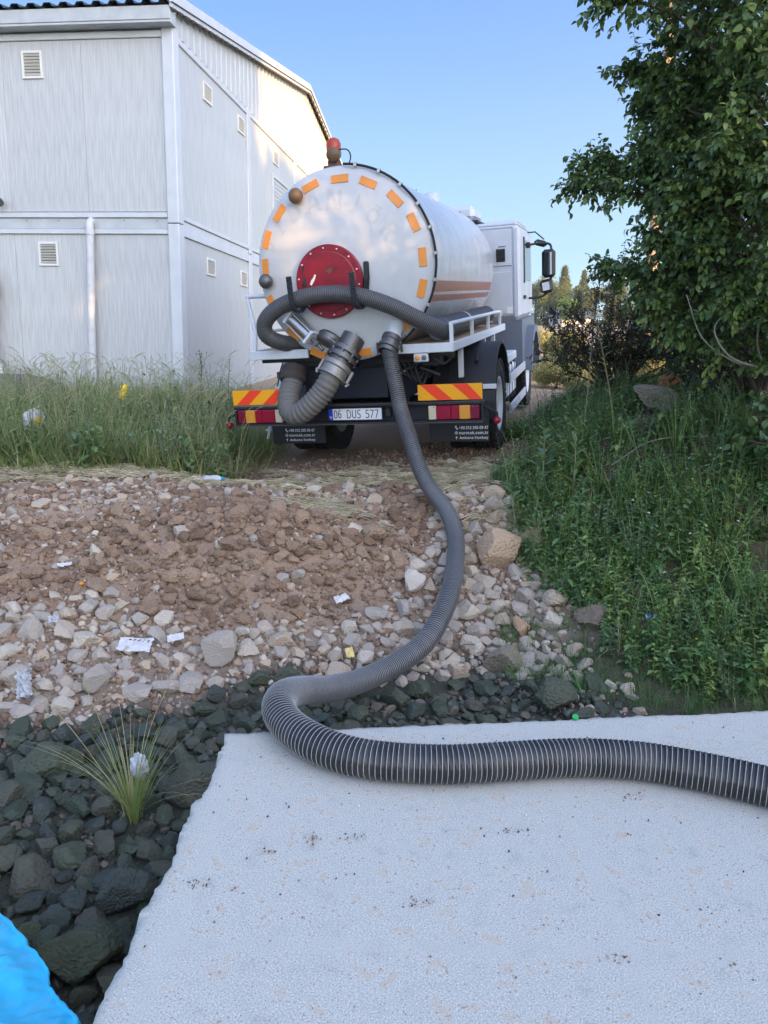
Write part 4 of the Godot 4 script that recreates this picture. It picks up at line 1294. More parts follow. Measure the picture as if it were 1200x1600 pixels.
func build_slab() -> void:
	var size := 1024
	var a := FastNoiseLite.new()
	a.frequency = 0.19
	a.fractal_octaves = 3
	var b := FastNoiseLite.new()
	b.frequency = 0.012
	b.seed = 4
	b.fractal_octaves = 5
	var c := FastNoiseLite.new()
	c.frequency = 0.055
	c.seed = 9
	c.fractal_octaves = 4
	var fa := a.get_seamless_image(size, size).get_data()
	var fb := b.get_seamless_image(size, size).get_data()
	var fc := c.get_seamless_image(size, size).get_data()
	var px := PackedByteArray()
	px.resize(size * size * 3)
	for i in size * size:
		var k := 192.0 + (fa[i] - 128) * 0.30 + (fb[i] - 128) * 0.045
		var r := k
		var g := k - 2.0
		var bl := k - 12.0
		if fa[i] > 214:      # pale grains of sand
			r += 22.0; g += 22.0; bl += 20.0
		elif fa[i] < 38:     # pores and dark grains
			r -= 62.0; g -= 64.0; bl -= 66.0
		if fc[i] > 170 and fb[i] > 150:      # trodden-in soil
			var w := minf(1.0, (fc[i] - 170) / 30.0) * 0.6
			r = lerpf(r, 150.0, w); g = lerpf(g, 118.0, w); bl = lerpf(bl, 96.0, w)
		if fb[i] > 178:      # faint tan bloom
			var w2 := minf(1.0, (fb[i] - 178) / 40.0) * 0.5
			r = lerpf(r, 190.0, w2); g = lerpf(g, 172.0, w2); bl = lerpf(bl, 150.0, w2)
		elif fb[i] < 70:     # damp and wear
			var w3 := minf(1.0, (70 - fb[i]) / 40.0) * 0.16
			r = lerpf(r, 140.0, w3); g = lerpf(g, 140.0, w3); bl = lerpf(bl, 136.0, w3)
		px[i * 3] = clampi(int(r), 0, 255)
		px[i * 3 + 1] = clampi(int(g), 0, 255)
		px[i * 3 + 2] = clampi(int(bl), 0, 255)
	var tex := ImageTexture.create_from_image(Image.create_from_data(size, size, false, Image.FORMAT_RGB8, px))
	var m := worn(Color.WHITE, 0.9, tex, 0.85, noise_tex(FastNoiseLite.TYPE_SIMPLEX_SMOOTH, 0.05, 0, 1, 44, 6, 1024, true), 0.03, 0.0, true)
	var us := graded(0.0, 2.7, 0.02, 0.0, 4.4)
	var vs := graded(0.0, 1.6, 0.02, 0.0, 5.0)
	var st := mb(true)
	var chip := FastNoiseLite.new()
	chip.frequency = 6.0
	chip.fractal_octaves = 4
	chip.seed = 77
	var at := func(u: float, v: float) -> Vector3:
		var e := 0.0
		if u <= 0.0:
			e = chip.get_noise_2d(3.0, v * 0.35) * 0.025 + chip.get_noise_2d(3.0, v * 1.6) * 0.014 + chip.get_noise_2d(8.0, v * 6.0) * 0.010
		var e2 := 0.0
		if v <= 0.0:
			e2 = chip.get_noise_2d(u * 0.3, 9.0) * 0.02 + chip.get_noise_2d(u * 1.6, 9.0) * 0.012 + chip.get_noise_2d(u * 6.0, 4.0) * 0.007
		var near := minf(u, v)
		var y := 0.004 * wobble.get_noise_2d(u * 5.0, v * 5.0) + 0.0005 * grain.get_noise_2d(u * 120.0, v * 120.0)
		if near < 0.03:
			y -= (1.0 - near / 0.03) * (0.006 + 0.012 * absf(chip.get_noise_2d(u * 7.0, v * 7.0)))
		return slab_point(u + e, v + e2, y)
	var pts := []
	for j in vs.size():
		var row := PackedVector3Array()
		for i in us.size():
			row.append(at.call(us[i], vs[j]))
		pts.append(row)
	for j in vs.size() - 1:
		for i in us.size() - 1:
			quad(st, pts[j][i], pts[j + 1][i], pts[j + 1][i + 1], pts[j][i + 1])
	# broken sides
	var down := func(p: Vector3, k: float, s: float) -> Vector3:
		return p + Vector3(0.03 * chip.get_noise_2d(p.z * 5.0 + s, p.x * 5.0 + k * 4.0) - 0.0, -0.17 * k, 0.03 * chip.get_noise_2d(p.x * 5.0, p.z * 5.0 + k * 9.0 + s))
	for k in 3:
		for j in vs.size() - 1:
			var p0: Vector3 = pts[j][0]
			var p1: Vector3 = pts[j + 1][0]
			quad(st, down.call(p0, k / 3.0, 0.0) if k else p0, down.call(p0, (k + 1) / 3.0, 0.0), down.call(p1, (k + 1) / 3.0, 0.0), down.call(p1, k / 3.0, 0.0) if k else p1)
		for i in us.size() - 1:
			var p0: Vector3 = pts[0][i]
			var p1: Vector3 = pts[0][i + 1]
			quad(st, down.call(p1, k / 3.0, 0.0) if k else p1, down.call(p1, (k + 1) / 3.0, 0.0), down.call(p0, (k + 1) / 3.0, 0.0), down.call(p0, k / 3.0, 0.0) if k else p0)
	bx(st, slab_point(2.3, 2.6, -0.115), Vector3(3.9, 0.10, 4.4))
	var s := part("concrete_slab", st, m, self)
	tag(s, "pale rough concrete slab with a broken left edge carrying the hose", "slab")
	# loose grit lying on it
	var xfs := []
	var cols := []
	for i in 900:
		var u := rng.randf_range(0.03, 2.6)
		var v := rng.randf_range(0.03, 1.6)
		var r := lerpf(0.0012, 0.0055, pow(rng.randf(), 4.0))
		var p := slab_point(u, v, r * 0.5 + 0.001)
		xfs.append(Transform3D(Basis.from_euler(Vector3(rng.randf() * 6, rng.randf() * 6, rng.randf() * 6)) * Basis.from_scale(Vector3(1, 0.7, 0.9) * r), p))
		cols.append([Color(0.62, 0.6, 0.58), Color(0.22, 0.15, 0.1), Color(0.06, 0.05, 0.045), Color(0.5, 0.44, 0.37)][rng.randi() % 4])
	# a few heaps of crumbled mortar and soil
	for h: Vector2 in [Vector2(0.42, 0.72), Vector2(0.55, 0.74), Vector2(0.28, 0.78), Vector2(1.05, 0.75), Vector2(0.75, 1.05), Vector2(0.95, 0.45), Vector2(1.6, 1.15), Vector2(1.5, 0.6), Vector2(0.12, 0.9), Vector2(1.25, 1.3)]:
		for i in 34:
			var r := lerpf(0.001, 0.005, pow(rng.randf(), 3.0))
			var p := slab_point(h.x + rng.randfn() * 0.025, h.y + rng.randfn() * 0.012, r * 0.6 + 0.001)
			xfs.append(Transform3D(Basis.from_euler(Vector3(rng.randf() * 6, rng.randf() * 6, rng.randf() * 6)) * Basis.from_scale(Vector3(1.2, 0.7, 0.9) * r), p))
			cols.append([Color(0.24, 0.15, 0.10), Color(0.10, 0.065, 0.045), Color(0.42, 0.36, 0.3)][rng.randi() % 3])
	var gm := mat(Color.WHITE, 0.9)
	gm.vertex_color_use_as_albedo = true
	many("grit", rock(310, 1, 8, 0.05, Vector3.ONE, true), gm, xfs, cols, s)

# ---------------------------------------------------------------- the suction hose
func build_hose() -> void:
	var ctrl := PackedVector3Array([
		Vector3(0.017, 1.506, -7.114), Vector3(0.042, 1.365, -7.078), Vector3(0.082, 1.204, -7.050), Vector3(0.132, 0.988, -6.99), Vector3(0.225, 0.720, -6.784), Vector3(0.298, 0.515, -6.639), Vector3(0.391, 0.349, -6.502), Vector3(0.520, 0.204, -6.319),
		Vector3(0.576, 0.069, -6.034), Vector3(0.557, -0.024, -5.707), Vector3(0.483, -0.125, -5.177), Vector3(0.400, -0.22, -4.897), Vector3(0.286, -0.32, -4.667), Vector3(0.118, -0.36, -4.421), Vector3(-0.089, -0.335, -4.099),
		Vector3(-0.256, -0.22, -3.716), Vector3(-0.371, -0.06, -3.339), Vector3(-0.414, 0.045, -3.055), Vector3(-0.406, 0.080, -2.862), Vector3(-0.348, 0.077, -2.732), Vector3(-0.243, 0.075, -2.616), Vector3(-0.121, 0.069, -2.542), Vector3(0.018, 0.069, -2.503),
		Vector3(0.245, 0.069, -2.490), Vector3(0.477, 0.069, -2.521), Vector3(0.715, 0.069, -2.553), Vector3(0.943, 0.069, -2.540), Vector3(1.147, 0.069, -2.474), Vector3(1.331, 0.069, -2.387), Vector3(1.525, 0.069, -2.269), Vector3(1.9, 0.069, -2.02), Vector3(2.4, 0.069, -1.75)])
	for i in ctrl.size():
		if ctrl[i].z < -3.6 and ctrl[i].z > -6.4:
			ctrl[i].y = maxf(ctrl[i].y, land(ctrl[i].x, ctrl[i].z) + 0.085)
	var pitch := 0.0185
	var line := spline(ctrl, pitch / 4.0)
	hose_line = line
	var R := 0.067
	var rad := PackedFloat32Array()
	var cols := PackedColorArray()
	var rim := []
	for i in line.size():
		var z := line[i].z
		var smooth_part := exp(-pow((z + 6.25) / 0.28, 2.0))      # flattened, worn smooth where it bends on the bank
		var dusty := ss(-4.4, -5.8, z)
		var clean := ss(-3.9, -2.75, z)
		var mark := 0.5 + 0.5 * wobble.get_noise_2d(i * 1.3, 7.0)
		rad.append(R * (1.0 + 0.022 * cos(TAU * i / 4.0) * (1.0 - smooth_part)))
		var body := Color(0.016, 0.017, 0.019).lerp(Color(0.030, 0.032, 0.035), dusty)
		body = body.lerp(Color(0.20, 0.17, 0.135), 0.22 * ss(0.45, 0.8, 0.5 + 0.5 * wobble.get_noise_2d(i * 0.35, 30.0)))      # dried mud
		body = body.lerp(Color(0.15, 0.155, 0.165), smooth_part * (0.7 + 0.3 * mark))
		cols.append(body)
		var ring := Color(0.27, 0.275, 0.28).lerp(Color(0.17, 0.18, 0.19), dusty)
		ring = ring.lerp(Color(0.47, 0.47, 0.47), clean)
		ring = ring.lerp(Color(0.16, 0.165, 0.175), smooth_part)
		rim.append([ring, lerpf(0.20, 0.09, clean)])
	var st := mb(true)
	tube(st, line, rad, 24, true, cols)
	var h := part("suction_hose", st, M.hose, self)
	tag(h, "long grey ribbed suction hose running from the truck onto the slab", "hose")
	var sp := mb(true)
	sp.set_smooth_group(0)
	var fr := frames_along(line)
	var n := 24
	for i in range(0, line.size(), 4):
		var w: float = rim[i][1] * pitch
		sp.set_color(rim[i][0])
		var t: Vector3 = fr[i][2] * w
		var lo := PackedVector3Array()
		var hi := PackedVector3Array()
		for k in n:
			var d: Vector3 = fr[i][0] * cos(TAU * k / n) + fr[i][1] * sin(TAU * k / n)
			lo.append(line[i] + d * R * 1.0)
			hi.append(line[i] + d * R * 1.034)
		for k in n:
			var k2 := (k + 1) % n
			quad(sp, lo[k] - t, lo[k2] - t, hi[k2] - t * 0.4, hi[k] - t * 0.4)
			quad(sp, hi[k] - t * 0.4, hi[k2] - t * 0.4, hi[k2] + t * 0.4, hi[k] + t * 0.4)
			quad(sp, hi[k] + t * 0.4, hi[k2] + t * 0.4, lo[k2] + t, lo[k] + t)
	part("hose_rib", sp, M.spiral, h)
	# a cuff where it meets the lorry's coupling
	var cf := mb()
	var d := (line[12] - line[0]).normalized()
	lathe(cf, [Vector2(0.066, 0.0), Vector2(0.074, 0.004), Vector2(0.074, 0.085), Vector2(0.066, 0.09)], 28, along(line[0], d))
	part("cuff", cf, M.stowed, h)

# ---------------------------------------------------------------- the site building
func louvre(parent: Node, at: Transform3D, w: float, h: float) -> void:
	var v := Node3D.new()
	v.name = "vent"
	parent.add_child(v, true)
	v.transform = at
	var f := mb()
	for s: float in [-1.0, 1.0]:
		bx(f, Vector3(s * (w / 2.0 - 0.017), 0, 0.012), Vector3(0.034, h, 0.026), Basis(), 0.004)
		bx(f, Vector3(0, s * (h / 2.0 - 0.017), 0.013), Vector3(w - 0.07, 0.034, 0.024), Basis(), 0.004)
	part("frame", f, M.vent, v)
	box("backing", Vector3(0, 0, -0.004), Vector3(w - 0.05, h - 0.05, 0.012), M.vent_dark, v, 0.0)
	var n := 7
	for i in n:
		box("slat", Vector3.ZERO, Vector3(w - 0.072, 0.030, 0.006), M.vent, v, 0.001, Basis(Vector3(1, 0, 0), 0.75), Transform3D(Basis(), Vector3(0, lerpf(-h / 2.0 + 0.055, h / 2.0 - 0.055, float(i) / (n - 1)), 0.014)))

func build_building() -> void:
	var streak := noise_tex(FastNoiseLite.TYPE_SIMPLEX_SMOOTH, 0.02, 0.76, 1.06, 61, 6)
	var shades := []
	for k in 4:
		var m := worn(lin(0.52 + 0.012 * k, 0.532 + 0.012 * k, 0.53 + 0.01 * k), 0.38, streak, 1.0, streak, 0.12)
		m.uv1_scale = Vector3(3.2, 0.16, 3.2)
		m.uv1_offset = Vector3(k * 0.37, k * 0.21, k * 0.17)
		shades.append(m)
	M.frame = worn(lin(0.59, 0.615, 0.64), 0.4, M.fine, 0.4)
	M.frame.albedo_texture = noise_tex(FastNoiseLite.TYPE_SIMPLEX_SMOOTH, 0.015, 0.88, 1.0, 71, 4)
	M.vent = mat(lin(0.70, 0.69, 0.64), 0.5)
	M.vent_dark = mat(lin(0.10, 0.09, 0.07), 0.8)
	M.roof = worn(lin(0.055, 0.075, 0.075), 0.45, M.fine, 1.5)
	M.gutter = worn(lin(0.50, 0.53, 0.54), 0.45, M.blotch, 0.5)
	M.pvc = worn(lin(0.66, 0.67, 0.68), 0.4, M.blotch, 1.0)
	var t := thing("site_building", "white two storey prefabricated building with louvred vents and corrugated gable", "building", Transform3D(Basis(Vector3(0.99277, 0, 0.12), Vector3.UP, Vector3(-0.12, 0, 0.99277)), Vector3(-3.057, 0.55, -11.632)))
	var LEN := 16.6
	var WID := 7.3
	box("wall_core", Vector3(-WID / 2.0, 2.62, -LEN / 2.0), Vector3(WID - 0.12, 5.24, LEN - 0.12), M.frame, t, 0.0)
	# panels of the near face, two storeys, and of the long right face
	for lv in 2:
		var y0: float = [0.12, 2.84][lv]
		var y1: float = [2.53, 5.10][lv]
		for i in 6:
			var x0 := -0.135 - 1.19 * i
			box("panel", Vector3(x0 - 0.5935, (y0 + y1) / 2.0, -0.045), Vector3(1.187, y1 - y0, 0.05), shades[(i * 3 + lv) % 4], t, 0.003)
		for bay in 5:
			var z0 := -0.21 - 3.64 * bay if bay > 0 else -0.21
			var zlen := 3.44 if bay > 0 else 3.28
			if bay > 0:
				z0 = -3.70 - 3.64 * (bay - 1)
				zlen = minf(3.44, LEN + z0 - 0.15)
			if zlen < 0.3:
				continue
			for i in 3:
				var w := zlen / 3.0
				box("panel", Vector3(-0.045, (y0 + y1 + (0.02 if lv else 0.0)) / 2.0, z0 - w * (i + 0.5)), Vector3(0.05, y1 - y0 + (0.02 if lv else 0.0), w - 0.003), shades[(i + bay + lv) % 4], t, 0.003)
	# frame of posts and rails
	for lv in 2:
		var y0: float = [0.0, 2.68][lv]
		var h: float = [2.67, 2.55][lv]
		box("corner_post", Vector3(-0.045, y0 + h / 2.0, -0.085), Vector3(0.17, h, 0.21), M.frame, t, 0.012)
		for z: float in [-3.595, -7.235, -10.875, -14.515]:
			box("post", Vector3(-0.02, y0 + h / 2.0, z), Vector3(0.07, h, 0.20 if z > -8.0 else 0.18), M.frame, t, 0.01)
	for seg: Array in [["base_rail", 0.06, 0.12, 0.05], ["storey_rail", 2.564, 0.066, 0.075], ["storey_strip", 2.676, 0.15, 0.05], ["storey_rail", 2.79, 0.07, 0.078], ["top_rail", 5.145, 0.085, 0.07]]:
		var y: float = seg[1]
		var hh: float = seg[2]
		var pr: float = seg[3]
		box(seg[0], Vector3(-WID / 2.0 - 0.066, y, -0.06 + pr / 2.0 - 0.002), Vector3(WID - 0.134, hh, pr), M.gutter if seg[0] == "storey_strip" else M.frame, t, 0.006)
		box(seg[0], Vector3(-0.062 + pr / 2.0, y + 0.001, -LEN / 2.0 - 0.09), Vector3(pr, hh, LEN - 0.2), M.frame, t, 0.006)
	# rivets on the strip
	var rv := mb()
	for i in 14:
		lathe(rv, [Vector2(0.009, 0), Vector2(0.006, 0.006), Vector2(0, 0.007)], 6, along(Vector3(-0.3 - 0.5 * i, 2.715, -0.012), Vector3(0, 0, 1)))
	var riv := part("rivet", rv, M.vent_dark, t)
	riv.set_meta("kind", "stuff")
	# eaves: fascia, soffit and the corrugated roof edge
	box("fascia", Vector3(-WID / 2.0 + 0.03, 5.33, 0.19), Vector3(WID + 0.1, 0.17, 0.03), M.gutter, t, 0.006)
	box("soffit", Vector3(-WID / 2.0 + 0.03, 5.225, 0.09), Vector3(WID + 0.1, 0.03, 0.22), M.gutter, t, 0.004)
	box("fascia_end", Vector3(0.07, 5.325, 0.085), Vector3(0.02, 0.18, 0.18), M.gutter, t, 0.004)
	var slope := 1.46 / 8.3
	for half in 2:
		for i in 8:
			var rs := mb()
			var x0 := 0.14 - 0.94 * i
			for k in 4:
				var xa := x0 - 0.235 * k
				var prof := [Vector2(xa, 0.0), Vector2(xa - 0.06, 0.0), Vector2(xa - 0.09, 0.042), Vector2(xa - 0.175, 0.042), Vector2(xa - 0.205, 0.0), Vector2(xa - 0.235, 0.0)]
				for q in prof.size() - 1:
					var A: Vector2 = prof[q]
					var B: Vector2 = prof[q + 1]
					var za := 0.24
					var zb := -8.3
					var ya := 5.435
					var yb := ya + slope * 8.54
					if half == 1:
						za = -8.3
						zb = -16.84
						ya = 5.435 + slope * 8.54
						yb = 5.435
					quad(rs, Vector3(B.x, ya + B.y, za), Vector3(A.x, ya + A.y, za), Vector3(A.x, yb + A.y, zb), Vector3(B.x, yb + B.y, zb))
					quad(rs, Vector3(A.x, ya + A.y - 0.006, za), Vector3(B.x, ya + B.y - 0.006, za), Vector3(B.x, yb + B.y - 0.006, zb), Vector3(A.x, yb + A.y - 0.006, zb))
					quad(rs, Vector3(A.x, ya + A.y, za), Vector3(B.x, ya + B.y, za), Vector3(B.x, ya + B.y - 0.006, za), Vector3(A.x, ya + A.y - 0.006, za))
			part("roof_sheet", rs, M.roof, t)
	# gable of upright corrugated sheets
	var roof_y := func(z: float) -> float: return 5.405 + slope * (0.24 - z if z > -8.3 else z + 16.84)
	for i in 17:
		var gs := mb()
		var z0 := -0.98 * i
		var z1 := maxf(-0.98 * (i + 1) + 0.004, -LEN)
		var n := 4
		for k in n:
			var za := lerpf(z0, z1, float(k) / n)
			var zw := (z1 - z0) / n
			var prof := [Vector2(za, 0.0), Vector2(za + zw * 0.62, 0.0), Vector2(za + zw * 0.70, 0.014), Vector2(za + zw * 0.92, 0.014), Vector2(za + zw, 0.0)]
			for q in prof.size() - 1:
				var A: Vector2 = prof[q]
				var B: Vector2 = prof[q + 1]
				quad(gs, Vector3(0.0 + A.y, 5.19, A.x), Vector3(0.0 + B.y, 5.19, B.x), Vector3(0.0 + B.y, roof_y.call(B.x), B.x), Vector3(0.0 + A.y, roof_y.call(A.x), A.x))
				quad(gs, Vector3(-0.02, 5.19, B.x), Vector3(-0.02, 5.19, A.x), Vector3(-0.02, roof_y.call(A.x), A.x), Vector3(-0.02, roof_y.call(B.x), B.x))
		part("gable_sheet", gs, shades[i % 4], t)
	# verge flashing along the slopes, with dark blocks under it for bolts and the corrugation's shadows
	for half in 2:
		var va := Vector3(0.10, roof_y.call(0.24) + 0.07, 0.24)
		var vb := Vector3(0.10, roof_y.call(-8.3) + 0.07, -8.3)
		if half == 1:
			va = vb
			vb = Vector3(0.10, roof_y.call(-16.84) + 0.07, -16.84)
		var dv := vb - va
		var bas := Basis.looking_at(dv, Vector3.UP)
		box("verge_flashing", (va + vb) / 2.0, Vector3(0.03, 0.20, dv.length()), M.frame, t, 0.006, bas)
		var dn := mb()
		for k in 34:
			var f := (k + 0.5) / 34.0
			bx(dn, va + dv * f + Vector3(0.0, -0.115, 0), Vector3(0.06, 0.035, 0.13), bas, 0.012)
		var dots := part("bolt_and_shadow_dots", dn, M.vent_dark, t)
		dots.set_meta("kind", "stuff")
	# vents
	var facing_right := Basis(Vector3(0, 0, -1), Vector3.UP, Vector3(1, 0, 0))
	louvre(t, Transform3D(Basis(), Vector3(-2.05, 4.795, -0.02)), 0.31, 0.36)
	louvre(t, Transform3D(Basis(), Vector3(-1.99, 2.25, -0.02)), 0.31, 0.34)
	for p: Vector2 in [Vector2(-1.46, 4.82), Vector2(-3.19, 4.82), Vector2(-5.55, 4.82), Vector2(-1.43, 2.22), Vector2(-3.2, 2.2)]:
		louvre(t, Transform3D(facing_right, Vector3(-0.02, p.y, p.x)), 0.40, 0.27)
	# shuttered window on the upper storey
	var win := Node3D.new()
	win.name = "window"
	t.add_child(win, true)
	win.transform = Transform3D(facing_right, Vector3(-0.02, 3.82, -5.86))
	var wf := mb()
	for s: float in [-1.0, 1.0]:
		bx(wf, Vector3(s * 0.62, 0, 0.02), Vector3(0.07, 1.26, 0.05), Basis(), 0.006)
		bx(wf, Vector3(0, s * 0.60, 0.021), Vector3(1.17, 0.06, 0.05), Basis(), 0.006)
	part("frame", wf, M.frame, win)
	for i in 14:
		box("slat", Vector3(0, -0.53 + 0.0815 * i, 0.012), Vector3(1.16, 0.076, 0.014), shades[i % 2], win, 0.005)
	box("wall_lamp", Vector3(0.06, 4.98, -8.6), Vector3(0.16, 0.14, 0.22), M.gutter, t, 0.03)
	# drain pipe with its elbow
	var dp := mb(true)
	tube(dp, spline(PackedVector3Array([Vector3(-1.275, 2.665, -0.04), Vector3(-1.275, 2.70, 0.04), Vector3(-1.275, 2.66, 0.085), Vector3(-1.277, 2.5, 0.09), Vector3(-1.34, 0.9, 0.09), Vector3(-1.36, 0.1, 0.09)]), 0.03), PackedFloat32Array([0.055]), 16)
	var drain := part("drain_pipe", dp, M.pvc, t)
	var co := mb()
	lathe(co, [Vector2(0.056, 0), Vector2(0.064, 0.004), Vector2(0.064, 0.07), Vector2(0.056, 0.075)], 20, along(Vector3(-1.277, 2.58, 0.089), Vector3(-0.02, -1, 0)))
	part("pipe_socket", co, M.pvc, drain)
	var op := mb(true)
	tube(op, PackedVector3Array([Vector3(-2.72, 2.99, -0.04), Vector3(-2.68, 2.98, 0.10), Vector3(-2.58, 2.93, 0.16)]), PackedFloat32Array([0.05]), 14)
	part("overflow_pipe", op, M.dull_steel, t)
	# lagged pipes at the picture's left edge
	var lg := mb(true)
	var lp := PackedVector3Array()
	var lr := PackedFloat32Array()
	for i in 30:
		var f := i / 29.0
		lp.append(Vector3(-2.93 + 0.05 * sin(f * 9.0) + (0.14 if f < 0.12 else 0.0), 0.05 + 2.0 * f, 0.20))
		lr.append(0.13 + 0.03 * sin(f * 31.0) + 0.02 * sin(f * 77.0))
	tube(lg, lp, lr, 14)
	var lag := part("lagged_pipe", lg, M.gutter, t)
	var lb := mb(true)
	tube(lb, spline(PackedVector3Array([Vector3(-2.85, 0.62, 0.3), Vector3(-2.70, 0.60, 0.34), Vector3(-2.64, 0.45, 0.36), Vector3(-2.66, 0.0, 0.36)]), 0.05), PackedFloat32Array([0.07]), 12)
	part("pipe_bend", lb, M.pvc, lag)

# ---------------------------------------------------------------- plants
func leaf_mesh(length: float, width: float, n: int, fold: float, droop: float, lobes := 0.0, widest := 0.4) -> ArrayMesh:   # a blade along +y, its upper side +z, folded along the midrib
	var st := mb(true)
	var mids := []
	var ls := []
	var rs := []
	for i in n + 1:
		var f := float(i) / n
		var w := sin(PI * pow(f, log(0.5) / log(widest))) * width / 2.0
		if lobes > 0.0 and i % 2 == 1 and i < n:
			w *= 1.0 - lobes
		w = maxf(w, 0.0)
		var a := droop * f
		var p := Vector3(0, sin(a) / maxf(droop, 0.001) * length if droop > 0.01 else f * length, (cos(a) - 1.0) / maxf(droop, 0.001) * length if droop > 0.01 else 0.0)
		mids.append(p)
		var back := -lobes * length * 0.06 if (lobes > 0.0 and i % 2 == 0) else 0.0
		ls.append(p + Vector3(-w * cos(fold), back * 0.0, w * sin(fold)))
		rs.append(p + Vector3(w * cos(fold), back * 0.0, w * sin(fold)))
	for i in n:
		quad(st, ls[i], mids[i], mids[i + 1], ls[i + 1])
		quad(st, mids[i], rs[i], rs[i + 1], mids[i + 1])
	return done(st)

func blade(st: SurfaceTool, base: Vector3, dir: float, lean: float, length: float, width: float, segs := 4, curl := 1.2) -> Vector3:
	var side := Vector3(cos(dir + PI / 2.0), 0, sin(dir + PI / 2.0))
	var p := base
	var a := lean
	var prev := base
	for i in segs:
		var w0 := width * (1.0 - pow(float(i) / segs, 1.6)) / 2.0
		var w1 := width * (1.0 - pow(float(i + 1) / segs, 1.6)) / 2.0
		var step := Vector3(cos(dir) * sin(a), cos(a), sin(dir) * sin(a)) * length / segs
		var q := p + step
		if i < segs - 1:
			quad(st, p - side * w0, p + side * w0, q + side * w1, q - side * w1)
		else:
			tri(st, p - side * w0, p + side * w0, q)
		prev = p
		p = q
		a += curl * lean / segs + 0.05
	return p

func tuft(sd: int, n: int, length: float, width: float, spread: float, lean: float, segs := 4) -> ArrayMesh:
	var r := RandomNumberGenerator.new()
	r.seed = sd
	var st := mb(true)
	for i in n:
		var a := r.randf() * TAU
		blade(st, Vector3(cos(a), 0, sin(a)) * spread * sqrt(r.randf()), a + r.randf_range(-0.7, 0.7), lean * r.randf_range(0.15, 1.0), length * r.randf_range(0.55, 1.0), width * r.randf_range(0.7, 1.2), segs, r.randf_range(0.6, 2.2))
	return done(st)

func culm(sd: int, length: float, heads: int) -> ArrayMesh:   # tall stalks with nodding seed heads
	var r := RandomNumberGenerator.new()
	r.seed = sd
	var st := mb(true)
	for i in heads:
		var a := r.randf() * TAU
		var lean := r.randf_range(0.05, 0.22)
		var pts := PackedVector3Array()
		var p := Vector3(cos(a), 0, sin(a)) * 0.04 * r.randf()
		var l := length * r.randf_range(0.7, 1.0)
		for k in 6:
			pts.append(p)
			p += Vector3(cos(a) * sin(lean), cos(lean), sin(a) * sin(lean)) * l / 6.0
			lean += r.randf_range(0.0, 0.09)
		tube(st, pts, PackedFloat32Array([0.0022, 0.002, 0.0018, 0.0016, 0.0014, 0.0012]), 3, false)
		var tip := pts[5]
		for k in 12:      # the head: two rows of awned spikelets
			var f := k / 12.0
			var d := Vector3(cos(a) * sin(lean + f * 0.9), cos(lean + f * 0.9), sin(a) * sin(lean + f * 0.9))
			tip += d * l * 0.014
			var sd2 := Vector3(-sin(a), 0.2, cos(a)) * (0.006 if k % 2 else -0.006)
			var e := tip + d * 0.028 + sd2
			var wv := d.cross(sd2).normalized() * 0.0032
			tri(st, tip - wv, tip + wv, e)
			tri(st, tip - sd2 * 0.4, tip + sd2 * 0.4, e)
	return done(st)

func herb(sd: int, height: float, leaves: int, lm: ArrayMesh, stems: int) -> ArrayMesh:   # one leafy stalk or a few, joined: the undergrowth
	var r := RandomNumberGenerator.new()
	r.seed = sd
	var st := mb(true)
	for s in stems:
		var a := r.randf() * TAU
		var lean := r.randf_range(0.05, 0.45)
		var pts := PackedVector3Array([Vector3.ZERO])
		var h := height * r.randf_range(0.6, 1.0)
		for k in 5:
			pts.append(pts[k] + Vector3(cos(a) * sin(lean), cos(lean), sin(a) * sin(lean)) * h / 5.0)
			lean += r.randf_range(-0.1, 0.12)
		tube(st, pts, PackedFloat32Array([0.004, 0.0035, 0.003, 0.0025, 0.002, 0.0015]), 3, false)
		for k in leaves:
			var f := (k + 0.5) / leaves
			var at := pts[int(f * 4.99)].lerp(pts[int(f * 4.99) + 1], f * 4.99 - int(f * 4.99))
			var ang := k * 2.4 + r.randf() * 0.6
			var y := Vector3(cos(ang), r.randf_range(-0.1, 0.75), sin(ang)).normalized()
			var z := (Vector3.UP - y * y.y).normalized()
			st.append_from(lm, 0, Transform3D(Basis(y.cross(z), y, z) * Basis.from_scale(Vector3.ONE * lerpf(1.1, 0.45, f) * r.randf_range(0.8, 1.2)), at))
	st.generate_normals()
	return st.commit()

func leaf_basis(dir: Vector3, up: Vector3) -> Basis:
	var y := dir.normalized()
	var z := (up - y * y.dot(up))
	z = z.normalized() if z.length() > 0.05 else y.cross(Vector3.RIGHT).normalized()
	return Basis(y.cross(z), y, z)

